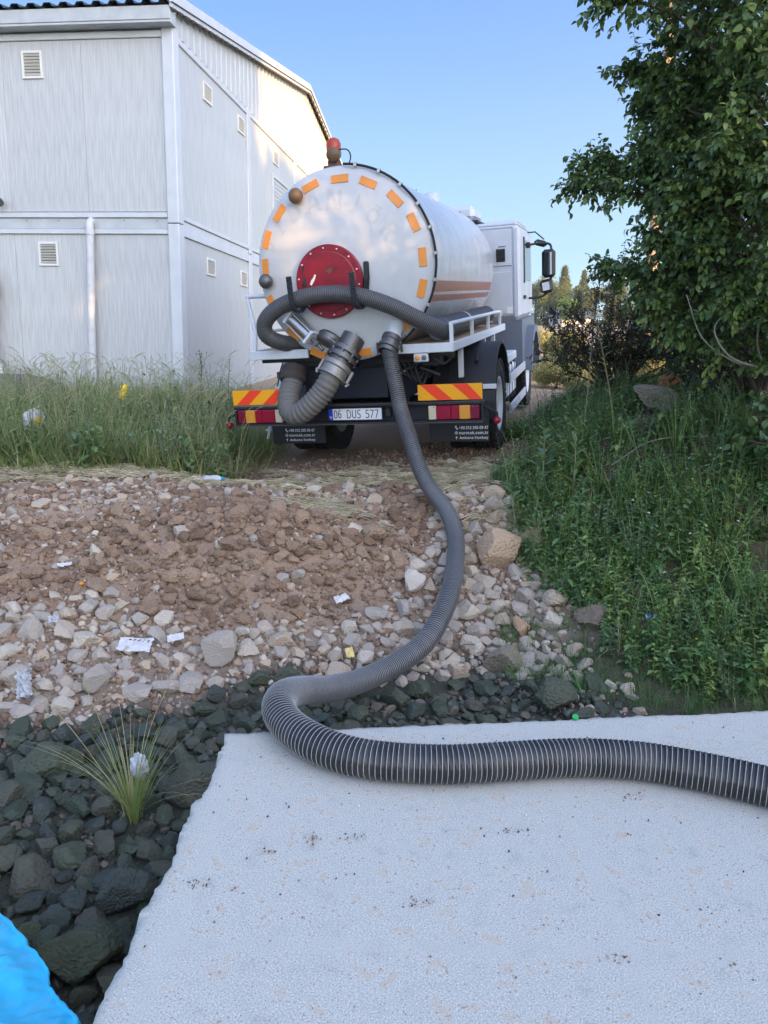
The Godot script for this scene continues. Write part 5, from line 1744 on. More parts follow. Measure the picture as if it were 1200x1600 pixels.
func crown(t: Node3D, limbs: Array, per_metre: float, twig_len: Vector2, spacing: float, size: Vector2, lm: ArrayMesh, tints: Array, singles: int, from := 0.3, r0 := 0.02, upward := 0.25, hang := 0.35) -> void:
	var tw := mb(true)
	var all := []
	for lb: PackedVector3Array in limbs:
		var line := spline(lb, 0.06)
		var n := line.size()
		var rad := PackedFloat32Array()
		for i in n:
			rad.append(lerpf(r0, 0.004, pow(float(i) / n, 0.7)))
		var bs := mb(true)
		tube(bs, line, rad, 7)
		part("branch", bs, M.bark, t)
		var count := int(n * 0.06 * per_metre)
		for k in count:
			var f := lerpf(from, 1.0, sqrt(rng.randf())) if k > 2 else 0.999
			var i := mini(int(f * (n - 1)), n - 2)
			var p := line[i].lerp(line[i + 1], rng.randf())
			var tan := (line[i + 1] - line[i]).normalized()
			var rnd := Vector3(rng.randfn(), rng.randfn(), rng.randfn()).normalized()
			var d := (tan * 0.55 + rnd * 0.9 + Vector3.UP * upward).normalized() if k > 2 else (tan + rnd * 0.3).normalized()
			var l := rng.randf_range(twig_len.x, twig_len.y) * lerpf(1.0, 0.6, f)
			var tp := PackedVector3Array([p])
			var dd := d
			var m := 4
			for q in m:
				tp.append(tp[q] + dd * l / m)
				dd = (dd + Vector3(rng.randfn(), rng.randfn(), rng.randfn()) * 0.12 + Vector3.DOWN * 0.06).normalized()
			tube(tw, tp, PackedFloat32Array([0.0038, 0.003, 0.0024, 0.002, 0.0014]), 3, false)
			var cnt := int(l / spacing)
			var tone := rng.randf()
			for q in cnt:
				var g := (q + 0.6) / cnt
				var w := mini(int(g * m), m - 1)
				var at := tp[w].lerp(tp[w + 1], g * m - w)
				var axis := (tp[w + 1] - tp[w]).normalized()
				var pr := axis.cross(Vector3(sin(q * 2.4), cos(q * 2.4), sin(q * 1.7)))
				pr = pr.normalized() if pr.length() > 0.05 else Vector3.RIGHT
				var y := axis * 0.55 + pr * 0.8 + Vector3.DOWN * hang
				var b := leaf_basis(y, Vector3.UP + Vector3(rng.randfn(), rng.randfn(), rng.randfn()) * 0.45)
				var sz := rng.randf_range(size.x, size.y)
				var c0: Color = tints[int(tone * tints.size()) % tints.size()]
				all.append([Transform3D(b * Basis.from_scale(Vector3(sz * rng.randf_range(0.85, 1.1), sz, sz)), at), c0 * rng.randf_range(0.75, 1.25)])
	part("twigs", tw, M.twig, t).set_meta("kind", "stuff")
	var eye := cam.position
	var scored := []
	for i in all.size():
		var xf: Transform3D = all[i][0]
		scored.append([-seen_size(t.transform * xf.origin, xf.basis.y.length()), i])
	if singles > 0:
		scored.sort()
	var own := {}
	var mats := []
	if singles > 0:
		for c: Color in tints:
			var m: StandardMaterial3D = M.leaf.duplicate()
			m.albedo_color = lin(c.r, c.g, c.b)
			mats.append(m)
	for k in mini(singles, all.size()):
		var i: int = scored[k][1]
		own[i] = true
		put("leaf", lm, mats[rng.randi() % mats.size()], t, all[i][0])
	var xfs := []
	var cols := []
	for i in all.size():
		if not own.has(i):
			xfs.append(all[i][0])
			cols.append(all[i][1])
	many("foliage", lm, M.leaf, xfs, cols, t)

func limb(a: Vector3, b: Vector3, lift: float) -> PackedVector3Array:
	var m := a.lerp(b, 0.5) + Vector3(0, lift, 0) + Vector3(rng.randfn(), rng.randfn(), rng.randfn()) * 0.08
	return PackedVector3Array([a, a.lerp(m, 0.5) + Vector3(0, lift * 0.3, 0), m, b.lerp(m, 0.4) + Vector3(0, lift * 0.2, 0), b])

func build_near_tree() -> void:
	var base := on_land(3.05, -6.3, -0.05)
	var t := thing("tree", "tall broad leaved tree filling the right edge, its crown beyond the frame", "tree", Transform3D(Basis(), base))
	var trunk := PackedVector3Array([Vector3.ZERO, Vector3(-0.08, 0.6, 0.10), Vector3(-0.22, 1.3, 0.22), Vector3(-0.42, 2.0, 0.36), Vector3(-0.52, 2.7, 0.45), Vector3(-0.40, 3.5, 0.5), Vector3(-0.3, 4.4, 0.4)])
	var line := spline(trunk, 0.08)
	var rad := PackedFloat32Array()
	for i in line.size():
		rad.append(lerpf(0.062, 0.016, float(i) / line.size()) + 0.03 * exp(-i * 0.5))
	var st := mb(true)
	tube(st, line, rad, 12)
	part("trunk", st, M.bark, t)
	var second := mb(true)
	var l2 := spline(PackedVector3Array([Vector3(0.15, 0.0, -0.2), Vector3(0.2, 0.8, -0.3), Vector3(0.1, 1.8, -0.5), Vector3(-0.2, 3.0, -0.7), Vector3(-0.5, 4.2, -0.8)]), 0.08)
	tube(second, l2, PackedFloat32Array([0.07, 0.065, 0.06, 0.055, 0.05, 0.045, 0.04, 0.036, 0.032, 0.028, 0.026, 0.024, 0.02]), 10)
	part("trunk", second, M.bark, t)
	# ends of the limbs, in the world: the outline against the sky first, then the body of the crown
	var ends := [Vector3(1.52, 2.86, -6.82), Vector3(1.62, 3.05, -6.88), Vector3(1.40, 3.86, -5.75), Vector3(1.82, 3.62, -6.37), Vector3(1.98, 3.42, -6.7), Vector3(2.05, 3.0, -6.5), Vector3(2.12, 2.7, -6.36), Vector3(2.08, 2.35, -6.2), Vector3(2.02, 2.15, -6.5), Vector3(1.85, 2.22, -6.9)]
	for i in 44:
		var y := rng.randf_range(2.0, 5.4)
		var a := rng.randf() * TAU
		var r := rng.randf_range(0.45, 1.05) * (1.0 - 0.35 * absf(y - 3.4) / 2.2)
		ends.append(Vector3(2.98 + cos(a) * r * 1.05, y, -6.35 + sin(a) * r * 1.15))
	for p: Vector3 in [Vector3(2.1, 2.95, -5.25), Vector3(2.35, 2.6, -5.1), Vector3(2.5, 3.3, -5.0), Vector3(2.2, 3.5, -5.3), Vector3(2.55, 2.15, -5.2), Vector3(2.7, 1.75, -5.4), Vector3(2.4, 1.9, -5.7), Vector3(2.2, 2.3, -5.8), Vector3(2.05, 2.6, -5.9), Vector3(2.3, 3.9, -5.3), Vector3(2.0, 4.1, -5.6), Vector3(2.0, 4.0, -6.0), Vector3(2.9, 2.5, -5.1), Vector3(3.1, 3.2, -5.2), Vector3(2.9, 3.9, -5.3), Vector3(2.7, 4.6, -5.5), Vector3(2.1, 1.85, -6.3), Vector3(2.4, 1.6, -6.2), Vector3(2.8, 1.5, -5.8), Vector3(2.08, 3.3, -6.2), Vector3(2.2, 2.95, -6.0), Vector3(2.2, 3.6, -6.2), Vector3(2.3, 2.65, -6.1), Vector3(2.4, 3.2, -5.9), Vector3(2.02, 3.8, -6.3), Vector3(2.5, 2.9, -5.8), Vector3(2.3, 2.2, -6.3), Vector3(2.1, 2.45, -6.5)]:
		ends.append(p)
	var limbs := []
	for p: Vector3 in ends:
		var e := p - base
		var f := clampf((e.y - 0.7) / 4.2, 0.08, 0.92)
		var on: Vector3 = line[int(f * (line.size() - 1))] if rng.randf() < 0.6 else l2[int(f * (l2.size() - 1))]
		limbs.append(limb(on, e, 0.12))
	crown(t, limbs, 56.0, Vector2(0.2, 0.46), 0.021, Vector2(0.043, 0.07), leaf_mesh(1.0, 0.62, 5, 0.28, 0.7), [Color(0.105, 0.18, 0.042), Color(0.085, 0.15, 0.045), Color(0.17, 0.24, 0.055), Color(0.07, 0.13, 0.05), Color(0.10, 0.17, 0.052)], 300, 0.28, 0.022)

func build_shrub(called: String, label: String, cat: String, base: Vector3, n: int, reach: Vector3, size: Vector2, tints: Array, per_metre: float, singles: int, sd: int, wide := 0.6, low := 0.05) -> void:
	var t := thing(called, label, cat, Transform3D(Basis(), base))
	var limbs := []
	var r := RandomNumberGenerator.new()
	r.seed = sd
	for i in n:
		var a := r.randf() * TAU
		var k := sqrt(r.randf())
		var e := Vector3(cos(a) * reach.x * k, reach.y * r.randf_range(0.35, 1.0) * (1.1 - 0.5 * k * k), sin(a) * reach.z * k)
		limbs.append(limb(Vector3(cos(a), 0, sin(a)) * 0.08 + Vector3(0, low, 0), e, reach.y * 0.08))
	crown(t, limbs, per_metre, Vector2(0.15, 0.38), size.y * 0.55, size, leaf_mesh(1.0, wide, 4, 0.25, 0.5), tints, singles, 0.2, 0.012, 0.3, 0.2)

func build_bare_stems() -> void:   # grey leafless shoots arching out of the thicket
	var t := thing("bare_shoots", "thin bare grey shoots arching across the thicket at the right edge", "branches", Transform3D(Basis(), on_land(2.9, -5.9)))
	var b := t.position
	for c: Array in [[Vector3(3.2, 1.35, -6.0), Vector3(2.75, 1.42, -5.9), Vector3(2.35, 1.62, -5.85), Vector3(2.2, 1.95, -5.9)], [Vector3(3.1, 1.45, -6.0), Vector3(2.7, 1.6, -6.0), Vector3(2.45, 1.8, -6.0), Vector3(2.3, 1.85, -6.0)], [Vector3(3.0, 1.2, -5.9), Vector3(2.72, 1.6, -5.8), Vector3(2.75, 1.9, -5.75), Vector3(2.95, 2.05, -5.75)], [Vector3(3.0, 1.4, -5.9), Vector3(2.5, 1.5, -5.7), Vector3(2.35, 1.7, -5.7), Vector3(2.45, 1.85, -5.7)]]:
		var pts := PackedVector3Array()
		for p: Vector3 in c:
			pts.append(p - b)
		var st := mb(true)
		var l := spline(pts, 0.04)
		var rad := PackedFloat32Array()
		for i in l.size():
			rad.append(lerpf(0.012, 0.004, float(i) / l.size()))
		tube(st, l, rad, 6)
		part("shoot", st, M.grey_stem, t)

func build_weed(label: String, base: Vector3, height: float, lm: ArrayMesh, leaf: Vector2, n: int, m: Material, sd: int, lean := 0.1, erect := 0.5, tops := 0) -> void:
	var t := thing("weed", label, "weed", Transform3D(Basis(), base))
	var r := RandomNumberGenerator.new()
	r.seed = sd
	var a := r.randf() * TAU
	var pts := PackedVector3Array([Vector3.ZERO])
	for k in 6:
		pts.append(pts[k] + Vector3(cos(a) * lean + r.randfn() * 0.04, 1.0, sin(a) * lean + r.randfn() * 0.04).normalized() * height / 6.0)
	var st := mb(true)
	tube(st, pts, PackedFloat32Array([0.008, 0.0075, 0.007, 0.006, 0.005, 0.004, 0.002]), 6)
	part("stem", st, M.pale_stem, t)
	for k in n:
		var f := pow((k + 0.3) / n, 0.9)
		var w := mini(int(f * 6.0), 5)
		var at := pts[w].lerp(pts[w + 1], f * 6.0 - w)
		var ang := k * 2.4 + r.randf() * 0.5
		var y := Vector3(cos(ang), erect + r.randf_range(-0.35, 0.35) + f * 0.5, sin(ang))
		put("leaf", lm, m, t, Transform3D(leaf_basis(y, Vector3.UP) * Basis.from_scale(Vector3.ONE * lerpf(leaf.y, leaf.x, f) * r.randf_range(0.85, 1.15)), at))
	for k in tops:
		var bs := mb(true)
		var p := pts[6] + Vector3(r.randfn() * 0.05, r.randf_range(-0.05, 0.08), r.randfn() * 0.05)
		rod(bs, pts[5], p, 0.0015, 4)
		round_lathe(bs, [Vector2(0, 0), Vector2(0.006, 0.004), Vector2(0.007, 0.012), Vector2(0.003, 0.02), Vector2(0, 0.021)], 6, Transform3D(Basis(), p))
		part("bud", bs, m, t)

func build_plants() -> void:
	M.grey_stem = mat(lin(0.24, 0.215, 0.17), 0.8)
	var green := [Color(0.215, 0.29, 0.10), Color(0.27, 0.34, 0.13), Color(0.17, 0.245, 0.095), Color(0.36, 0.37, 0.17), Color(0.50, 0.46, 0.26)]
	# tall grass before the building
	var tufts := [tuft(1, 9, 0.55, 0.0095, 0.07, 0.6), tuft(2, 9, 0.66, 0.008, 0.08, 0.9), tuft(3, 8, 0.46, 0.012, 0.08, 1.1)]
	var meadow := func(x: float, z: float) -> float:
		var n := wobble.get_noise_2d(x * 5.0, z * 5.0)
		var front := -6.78 - 0.16 * (x + 3.4) + n * 0.5
		return (1.0 if z < front and z > -11.4 else 0.0) * (1.0 - ss(-1.75, -1.45, x + 0.16 * (z + 7.0) + n * 0.25)) * (0.14 + 0.86 * ss(-0.28, 0.18, n))
	for k in 3:
		var xfs := []
		var cols := []
		for i in 2300:
			var x := rng.randf_range(-6.4, -1.2)
			var z := rng.randf_range(-11.4, -6.5)
			if rng.randf() > meadow.call(x, z):
				continue
			var s := rng.randf_range(0.55, 1.15) * (0.75 + 0.35 * ss(-6.7, -7.6, z))
			xfs.append(Transform3D(Basis(Vector3.UP, rng.randf() * TAU) * Basis.from_scale(Vector3(1, s, 1)), on_land(x, z, -0.02)))
			var c: Color = green[mini(int(rng.randf() * 4.6), 4)]
			cols.append(c * rng.randf_range(0.8, 1.2))
		many("tall_grass", tufts[k], M.blade, xfs, cols, self)
	var xc := []
	var cc := []
	for i in 620:
		var x := rng.randf_range(-6.2, -1.4)
		var z := rng.randf_range(-10.5, -6.8)
		if rng.randf() > meadow.call(x, z):
			continue
		xc.append(Transform3D(Basis(Vector3.UP, rng.randf() * TAU) * Basis.from_scale(Vector3.ONE * rng.randf_range(0.6, 1.05)), on_land(x, z)))
		cc.append([Color(0.36, 0.37, 0.20), Color(0.28, 0.32, 0.15), Color(0.48, 0.43, 0.27)][rng.randi() % 3])
	many("seeding_grass", culm(5, 0.95, 4), M.blade, xc, cc, self)
	# herbs among the grass and over the right bank
	var small_leaf := leaf_mesh(0.07, 0.032, 4, 0.25, 0.6)
	var lobed := leaf_mesh(0.11, 0.055, 9, 0.2, 0.8, 0.45, 0.5)
	var herbs := [herb(11, 0.34, 14, small_leaf, 3), herb(12, 0.42, 12, lobed, 2), herb(13, 0.22, 16, small_leaf, 4), herb(14, 0.55, 20, leaf_mesh(0.06, 0.014, 3, 0.2, 0.6), 3)]
	var bank_green := [Color(0.14, 0.25, 0.075), Color(0.17, 0.28, 0.085), Color(0.17, 0.27, 0.13), Color(0.12, 0.22, 0.08), Color(0.25, 0.34, 0.10)]
	var bank := func(x: float, z: float) -> float:
		var t := ditch_edge(x) - z
		var n := wobble.get_noise_2d(x * 7.0, z * 7.0)
		var left := lerpf(1.15, 0.98, ss(0.8, 2.2, t)) + n * 0.22 + 0.35 * ss(0.9, 0.3, t) + 0.45 * ss(2.5, 3.3, t)
		var bare := 1.0 - exp(-(pow(x - 2.5, 2.0) / 0.20 + pow(z + 7.15, 2.0) / 0.22))      # round the flat stone
		return bare * ss(left, left + 0.2, x) * ss(-0.08, 0.25, t + n * 0.25) * (1.0 - ss(5.5, 7.0, t)) * (0.45 + 0.55 * ss(-0.4, -0.05, wobble.get_noise_2d(x * 9.0 + 50.0, z * 9.0)))
	for k in 4:
		var xfs := []
		var cols := []
		for i in [1150, 850, 1500, 650][k]:
			var x := rng.randf_range(0.8, 4.4)
			var z := rng.randf_range(-9.5, -4.3)
			if rng.randf() > bank.call(x, z):
				continue
			xfs.append(Transform3D(Basis(Vector3.UP, rng.randf() * TAU) * Basis.from_scale(Vector3.ONE * rng.randf_range(0.6, 1.2)), on_land(x, z, -0.01)))
			var c: Color = bank_green[rng.randi() % 5]
			cols.append(c * rng.randf_range(0.75, 1.3))
		for i in [110, 170, 130, 200][k]:
			var x := rng.randf_range(-5.6, -1.5)
			var z := rng.randf_range(-9.4, -6.9)
			if rng.randf() > meadow.call(x, z):
				continue
			xfs.append(Transform3D(Basis(Vector3.UP, rng.randf() * TAU) * Basis.from_scale(Vector3.ONE * rng.randf_range(0.7, 1.8)), on_land(x, z)))
			cols.append([Color(0.15, 0.25, 0.08), Color(0.19, 0.27, 0.09), Color(0.15, 0.23, 0.13)][rng.randi() % 3] * rng.randf_range(0.8, 1.3))
		many("herbs", herbs[k], M.leaf, xfs, cols, self)
	var low := [tuft(21, 16, 0.26, 0.005, 0.05, 0.9), tuft(22, 14, 0.34, 0.005, 0.06, 1.1)]
	for k in 2:
		var xfs := []
		var cols := []
		for i in 1900:
			var x := rng.randf_range(0.8, 4.0)
			var z := rng.randf_range(-8.5, -4.2)
			var t := ditch_edge(x) - z
			if rng.randf() > bank.call(x, z) * (1.0 - 0.55 * ss(1.4, 2.2, t)):
				continue
			xfs.append(Transform3D(Basis(Vector3.UP, rng.randf() * TAU) * Basis.from_scale(Vector3.ONE * rng.randf_range(0.5, 1.15)), on_land(x, z, -0.01)))
			var c: Color = [Color(0.12, 0.22, 0.055), Color(0.15, 0.245, 0.07), Color(0.20, 0.27, 0.095), Color(0.40, 0.37, 0.19)][mini(int(rng.randf() * 3.4), 3)]
			cols.append(c * rng.randf_range(0.8, 1.25))
		# a few blades at the edges of the ditch and behind the slab
		for i in 170:
			var x := rng.randf_range(0.8, 2.6)
			var z := ditch_edge(x) - rng.randf_range(-0.30, 0.55)
			xfs.append(Transform3D(Basis(Vector3.UP, rng.randf() * TAU) * Basis.from_scale(Vector3.ONE * rng.randf_range(0.3, 0.8)), on_land(x, z)))
			cols.append(Color(0.09, 0.18, 0.05) * rng.randf_range(0.8, 1.3))
		many("bank_grass", low[k], M.blade, xfs, cols, self)
	# cut straw strewn along the track
	var sw := mb(true)
	var r := RandomNumberGenerator.new()
	r.seed = 8
	for i in 7:
		var d := r.randf_range(-0.9, 0.9)
		var p := Vector3(r.randfn() * 0.05, 0.012 + 0.02 * r.randf(), r.randfn() * 0.03)
		var e := Vector3(cos(d), r.randf_range(-0.05, 0.08), sin(d) * 0.6) * r.randf_range(0.12, 0.36)
		tube(sw, PackedVector3Array([p - e * 0.5, p + Vector3(0, r.randf() * 0.03, 0), p + e * 0.5]), PackedFloat32Array([0.0038, 0.0038, 0.002]), 3, false)
	var straw := done(sw)
	var xs := []
	var cs := []
	for i in 430:
		var k := rng.randf()
		var x := 0.0
		var z := 0.0
		if k < 0.45:
			x = rng.randf_range(-4.2, -1.2)
			z = -6.62 - 0.16 * (x + 3.4) + rng.randfn() * 0.17
		elif k < 0.75:
			x = rng.randf_range(-1.2, 1.1)
			z = -7.45 + rng.randfn() * 0.22
		elif k < 0.9:
			x = -0.50 + rng.randfn() * 0.2
			z = -6.35 + rng.randfn() * 0.13
		else:
			x = rng.randf_range(0.5, 1.2)
			z = rng.randf_range(-7.6, -6.3)
		xs.append(Transform3D(Basis(Vector3.UP, rng.randf_range(-0.5, 0.5) + (PI if rng.randf() < 0.5 else 0.0)), on_land(x, z, 0.01)))
		cs.append([Color(0.60, 0.52, 0.34), Color(0.52, 0.44, 0.28), Color(0.68, 0.60, 0.42), Color(0.48, 0.44, 0.26)][rng.randi() % 4] * rng.randf_range(0.8, 1.1))
	many("straw", straw, M.blade, xs, cs, self)
	# weeds one can tell apart
	var leaf_a: StandardMaterial3D = M.leaf.duplicate()
	leaf_a.albedo_color = lin(0.085, 0.175, 0.095)
	var leaf_b: StandardMaterial3D = M.leaf.duplicate()
	leaf_b.albedo_color = lin(0.11, 0.20, 0.08)
	var leaf_c: StandardMaterial3D = M.leaf.duplicate()
	leaf_c.albedo_color = lin(0.055, 0.125, 0.055)
	var leaf_d: StandardMaterial3D = M.leaf.duplicate()
	leaf_d.albedo_color = lin(0.19, 0.23, 0.15)
	var dock := leaf_mesh(1.0, 0.30, 8, 0.22, 0.7)
	var lettuce := leaf_mesh(1.0, 0.42, 9, 0.2, 0.6, 0.5, 0.55)
	var thin := leaf_mesh(1.0, 0.10, 4, 0.2, 0.8)
	build_weed("tall blue green weed with lobed leaves, nearest the truck's wheel", on_land(1.42, -6.75), 0.62, lettuce, Vector2(0.10, 0.24), 13, leaf_a, 1, 0.08, 0.7)
	build_weed("upright weed with long plain leaves pointing skyward beside the bank's edge", on_land(1.62, -6.5), 0.60, dock, Vector2(0.12, 0.22), 10, leaf_b, 2, 0.05, 1.0)
	build_weed("tall silvery weed leaning left in front of the thicket", on_land(2.15, -7.2), 1.15, thin, Vector2(0.10, 0.20), 30, leaf_d, 3, 0.28, 0.5)
	build_weed("second silvery weed, straighter, left of the leaning one", on_land(1.85, -7.2), 0.95, thin, Vector2(0.08, 0.18), 24, leaf_d, 4, 0.05, 0.5)
	build_weed("bushy lobed weed spilling over the left edge of the green bank", on_land(1.12, -6.3), 0.40, lettuce, Vector2(0.10, 0.2), 14, leaf_a, 5, 0.2, 0.4, 5)
	build_weed("weed with pale yellow buds above the tawny boulder", on_land(1.16, -5.85), 0.42, lettuce, Vector2(0.07, 0.15), 16, leaf_b, 6, 0.15, 0.5, 9)
	build_weed("big dark rosette of broad leaves in the middle of the bank", on_land(2.05, -5.75), 0.07, dock, Vector2(0.26, 0.36), 13, leaf_c, 7, 0.0, 0.35)
	build_weed("broad leaved plant at the right edge below the thicket", on_land(2.75, -5.9), 0.20, dock, Vector2(0.16, 0.26), 9, leaf_a, 8, 0.1, 0.4)
	build_weed("leafy weed in front of the flat grey stone", on_land(2.75, -6.4), 0.40, dock, Vector2(0.10, 0.18), 14, leaf_c, 9, 0.1, 0.5)
	build_weed("prickly plant with ragged leaves at the foot of the tall grass", on_land(-1.88, -7.25), 0.22, lettuce, Vector2(0.16, 0.30), 12, leaf_a, 10, 0.1, 0.5)
	build_weed("dark tall weed rising above the grass by the truck's left lamp", on_land(-2.0, -8.3), 0.95, lettuce, Vector2(0.08, 0.14), 26, leaf_c, 11, 0.05, 0.4, 6)
	build_weed("small leafy weed between the building and the truck's ladder", on_land(-2.05, -9.9), 0.85, lettuce, Vector2(0.08, 0.13), 22, leaf_c, 12, 0.05, 0.4)
	build_weed("dark leafy stalk in the grass under the drain pipe", on_land(-3.0, -8.4), 0.75, lettuce, Vector2(0.08, 0.14), 20, leaf_c, 13, 0.06, 0.4)
	build_weed("dark leafy stalk behind the crumpled white bag in the grass", on_land(-3.7, -8.7), 0.70, lettuce, Vector2(0.07, 0.13), 18, leaf_c, 14, 0.06, 0.4)
	# yellow and white flowers on the bank
	var fl := mb(true)
	for k in 5:
		var a := TAU * k / 5.0
		fl.append_from(leaf_mesh(0.014, 0.011, 2, 0.1, 0.4), 0, Transform3D(leaf_basis(Vector3(cos(a), 0.4, sin(a)), Vector3.UP), Vector3(0, 0.0, 0)))
	fl.generate_normals()
	var flower := fl.commit()
	for f: Array in [["yellow_flowers", Color(0.72, 0.48, 0.02), 9, 2.55, -5.1], ["white_flowers", Color(0.72, 0.68, 0.72), 24, 2.1, -5.5]]:
		var xf := []
		var co := []
		for i in f[2]:
			var x: float = f[3] + rng.randfn() * 0.28
			var z: float = f[4] + rng.randfn() * 0.35
			xf.append(Transform3D(Basis.from_euler(Vector3(rng.randf_range(-0.5, 0.7), rng.randf() * TAU, 0)), on_land(x, z, 0.18 + 0.12 * rng.randf())))
			co.append(f[1])
		many(f[0], flower, M.leaf, xf, co, self)
	# the tuft that grows between the wet stones
	var tt := thing("grass_tuft", "tuft of long thin grass growing out of the wet stones", "grass", Transform3D(Basis(), on_land(-1.10, -3.10)))
	var g1 := mb(true)
	var g2 := mb(true)
	for i in 110:
		var a := rng.randf() * TAU
		blade(g1 if i % 3 else g2, Vector3(cos(a), 0, sin(a)) * 0.045 * rng.randf(), a, rng.randf_range(0.03, 0.42), rng.randf_range(0.26, 0.52), 0.0055, 6, rng.randf_range(0.8, 2.6))
	for i in 9:
		var a := rng.randf_range(1.9, 4.3) if i < 6 else rng.randf_range(-1.0, 1.0)
		blade(g2, Vector3.ZERO, a, rng.randf_range(0.5, 0.75), rng.randf_range(0.55, 0.85), 0.005, 8, rng.randf_range(0.9, 1.7))
	var bm: StandardMaterial3D = M.blade.duplicate()
	bm.albedo_color = lin(0.17, 0.23, 0.06)
	var bm2: StandardMaterial3D = M.blade.duplicate()
	bm2.albedo_color = lin(0.36, 0.31, 0.15)
	part("blades", g1, bm, tt).set_meta("kind", "stuff")
	part("dry_blades", g2, bm2, tt).set_meta("kind", "stuff")
	var sd := mb(true)
	for a: float in [-0.9, -0.35, 0.3]:
		var pts := PackedVector3Array([Vector3.ZERO, Vector3(sin(a) * 0.15, 0.25, 0.02), Vector3(sin(a) * 0.36, 0.48, 0.0), Vector3(sin(a) * 0.62, 0.66, -0.05)])
		tube(sd, spline(pts, 0.03), PackedFloat32Array([0.0018]), 4, false)
	part("seed_stalk", sd, bm2, tt)

func build_thicket() -> void:
	build_shrub("shrub", "dark shrub under the tree at the right edge of the bank", "shrub", on_land(3.25, -7.0), 30, Vector3(0.6, 1.25, 0.5), Vector2(0.04, 0.065), [Color(0.030, 0.070, 0.028), Color(0.040, 0.085, 0.035), Color(0.025, 0.055, 0.028)], 26.0, 120, 5)
	build_shrub("shrub", "purplish small leaved shrub hanging out behind the weeds by the truck", "shrub", on_land(2.5, -8.6), 52, Vector3(0.95, 1.35, 0.6), Vector2(0.026, 0.04), [Color(0.055, 0.062, 0.028), Color(0.045, 0.070, 0.026), Color(0.075, 0.052, 0.034), Color(0.035, 0.058, 0.025)], 30.0, 0, 6)
	build_shrub("shrub", "dense green shrub below the tree, right of the purplish one", "shrub", on_land(3.3, -8.0), 34, Vector3(1.0, 1.7, 0.7), Vector2(0.035, 0.055), [Color(0.032, 0.075, 0.028), Color(0.028, 0.062, 0.03), Color(0.045, 0.085, 0.03)], 26.0, 60, 7)
	build_shrub("shrub", "shrub with broad bright leaves at the right edge below the bare shoots", "shrub", on_land(3.05, -5.7), 18, Vector3(0.55, 0.8, 0.45), Vector2(0.05, 0.085), [Color(0.035, 0.09, 0.03), Color(0.045, 0.105, 0.035)], 20.0, 120, 8, 0.75)

# ---------------------------------------------------------------- far things
func far_tree(called: String, label: String, base: Vector3, height: float, radius: float, tints: Array, conifer: bool, sd: int, clump: ArrayMesh, n: int, group := "trees beyond the field", grain_size := 0.16) -> void:
	var t := thing(called, label, "tree", Transform3D(Basis(), base), group)
	var r := RandomNumberGenerator.new()
	r.seed = sd
	var st := mb(true)
	tube(st, PackedVector3Array([Vector3.ZERO, Vector3(r.randfn() * 0.1, height * 0.4, 0), Vector3(0, height * (0.95 if conifer else 0.7), 0)]), PackedFloat32Array([height * 0.022, height * 0.015, height * 0.004]), 7)
	part("trunk", st, M.bark, t)
	var xfs := []
	var cols := []
	var lumps := []
	for i in 9:
		lumps.append([Vector3(r.randfn() * 0.42, r.randf_range(0.3, 0.85), r.randfn() * 0.42), r.randf_range(0.28, 0.5)])
	for i in n:
		var p := Vector3.ZERO
		if conifer:
			var y := pow(r.randf(), 1.25)
			var layer := 0.72 + 0.28 * absf(sin(y * 26.0))
			var a := r.randf() * TAU
			var k := radius * (1.0 - y) * layer * sqrt(r.randf_range(0.25, 1.0)) + 0.05
			p = Vector3(cos(a) * k, height * (0.08 + 0.93 * y) - k * 0.18, sin(a) * k)
		else:
			var l: Array = lumps[r.randi() % 9]
			var d: Vector3 = Vector3(r.randfn(), r.randfn(), r.randfn()).normalized() * pow(r.randf(), 0.33) * float(l[1])
			var c: Vector3 = l[0]
			p = Vector3((c.x + d.x) * radius, height * clampf(c.y + d.y * 0.55, 0.06, 1.05), (c.z + d.z) * radius)
		var s := r.randf_range(0.7, 1.3) * (radius * grain_size + 0.05)
		xfs.append(Transform3D(Basis.from_euler(Vector3(r.randf() * 6, r.randf() * 6, r.randf() * 6)) * Basis.from_scale(Vector3.ONE * s), p))
		var c2: Color = tints[r.randi() % tints.size()]
		cols.append(c2 * r.randf_range(0.75, 1.25))
	many("crown", clump, M.leaf, xfs, cols, t)

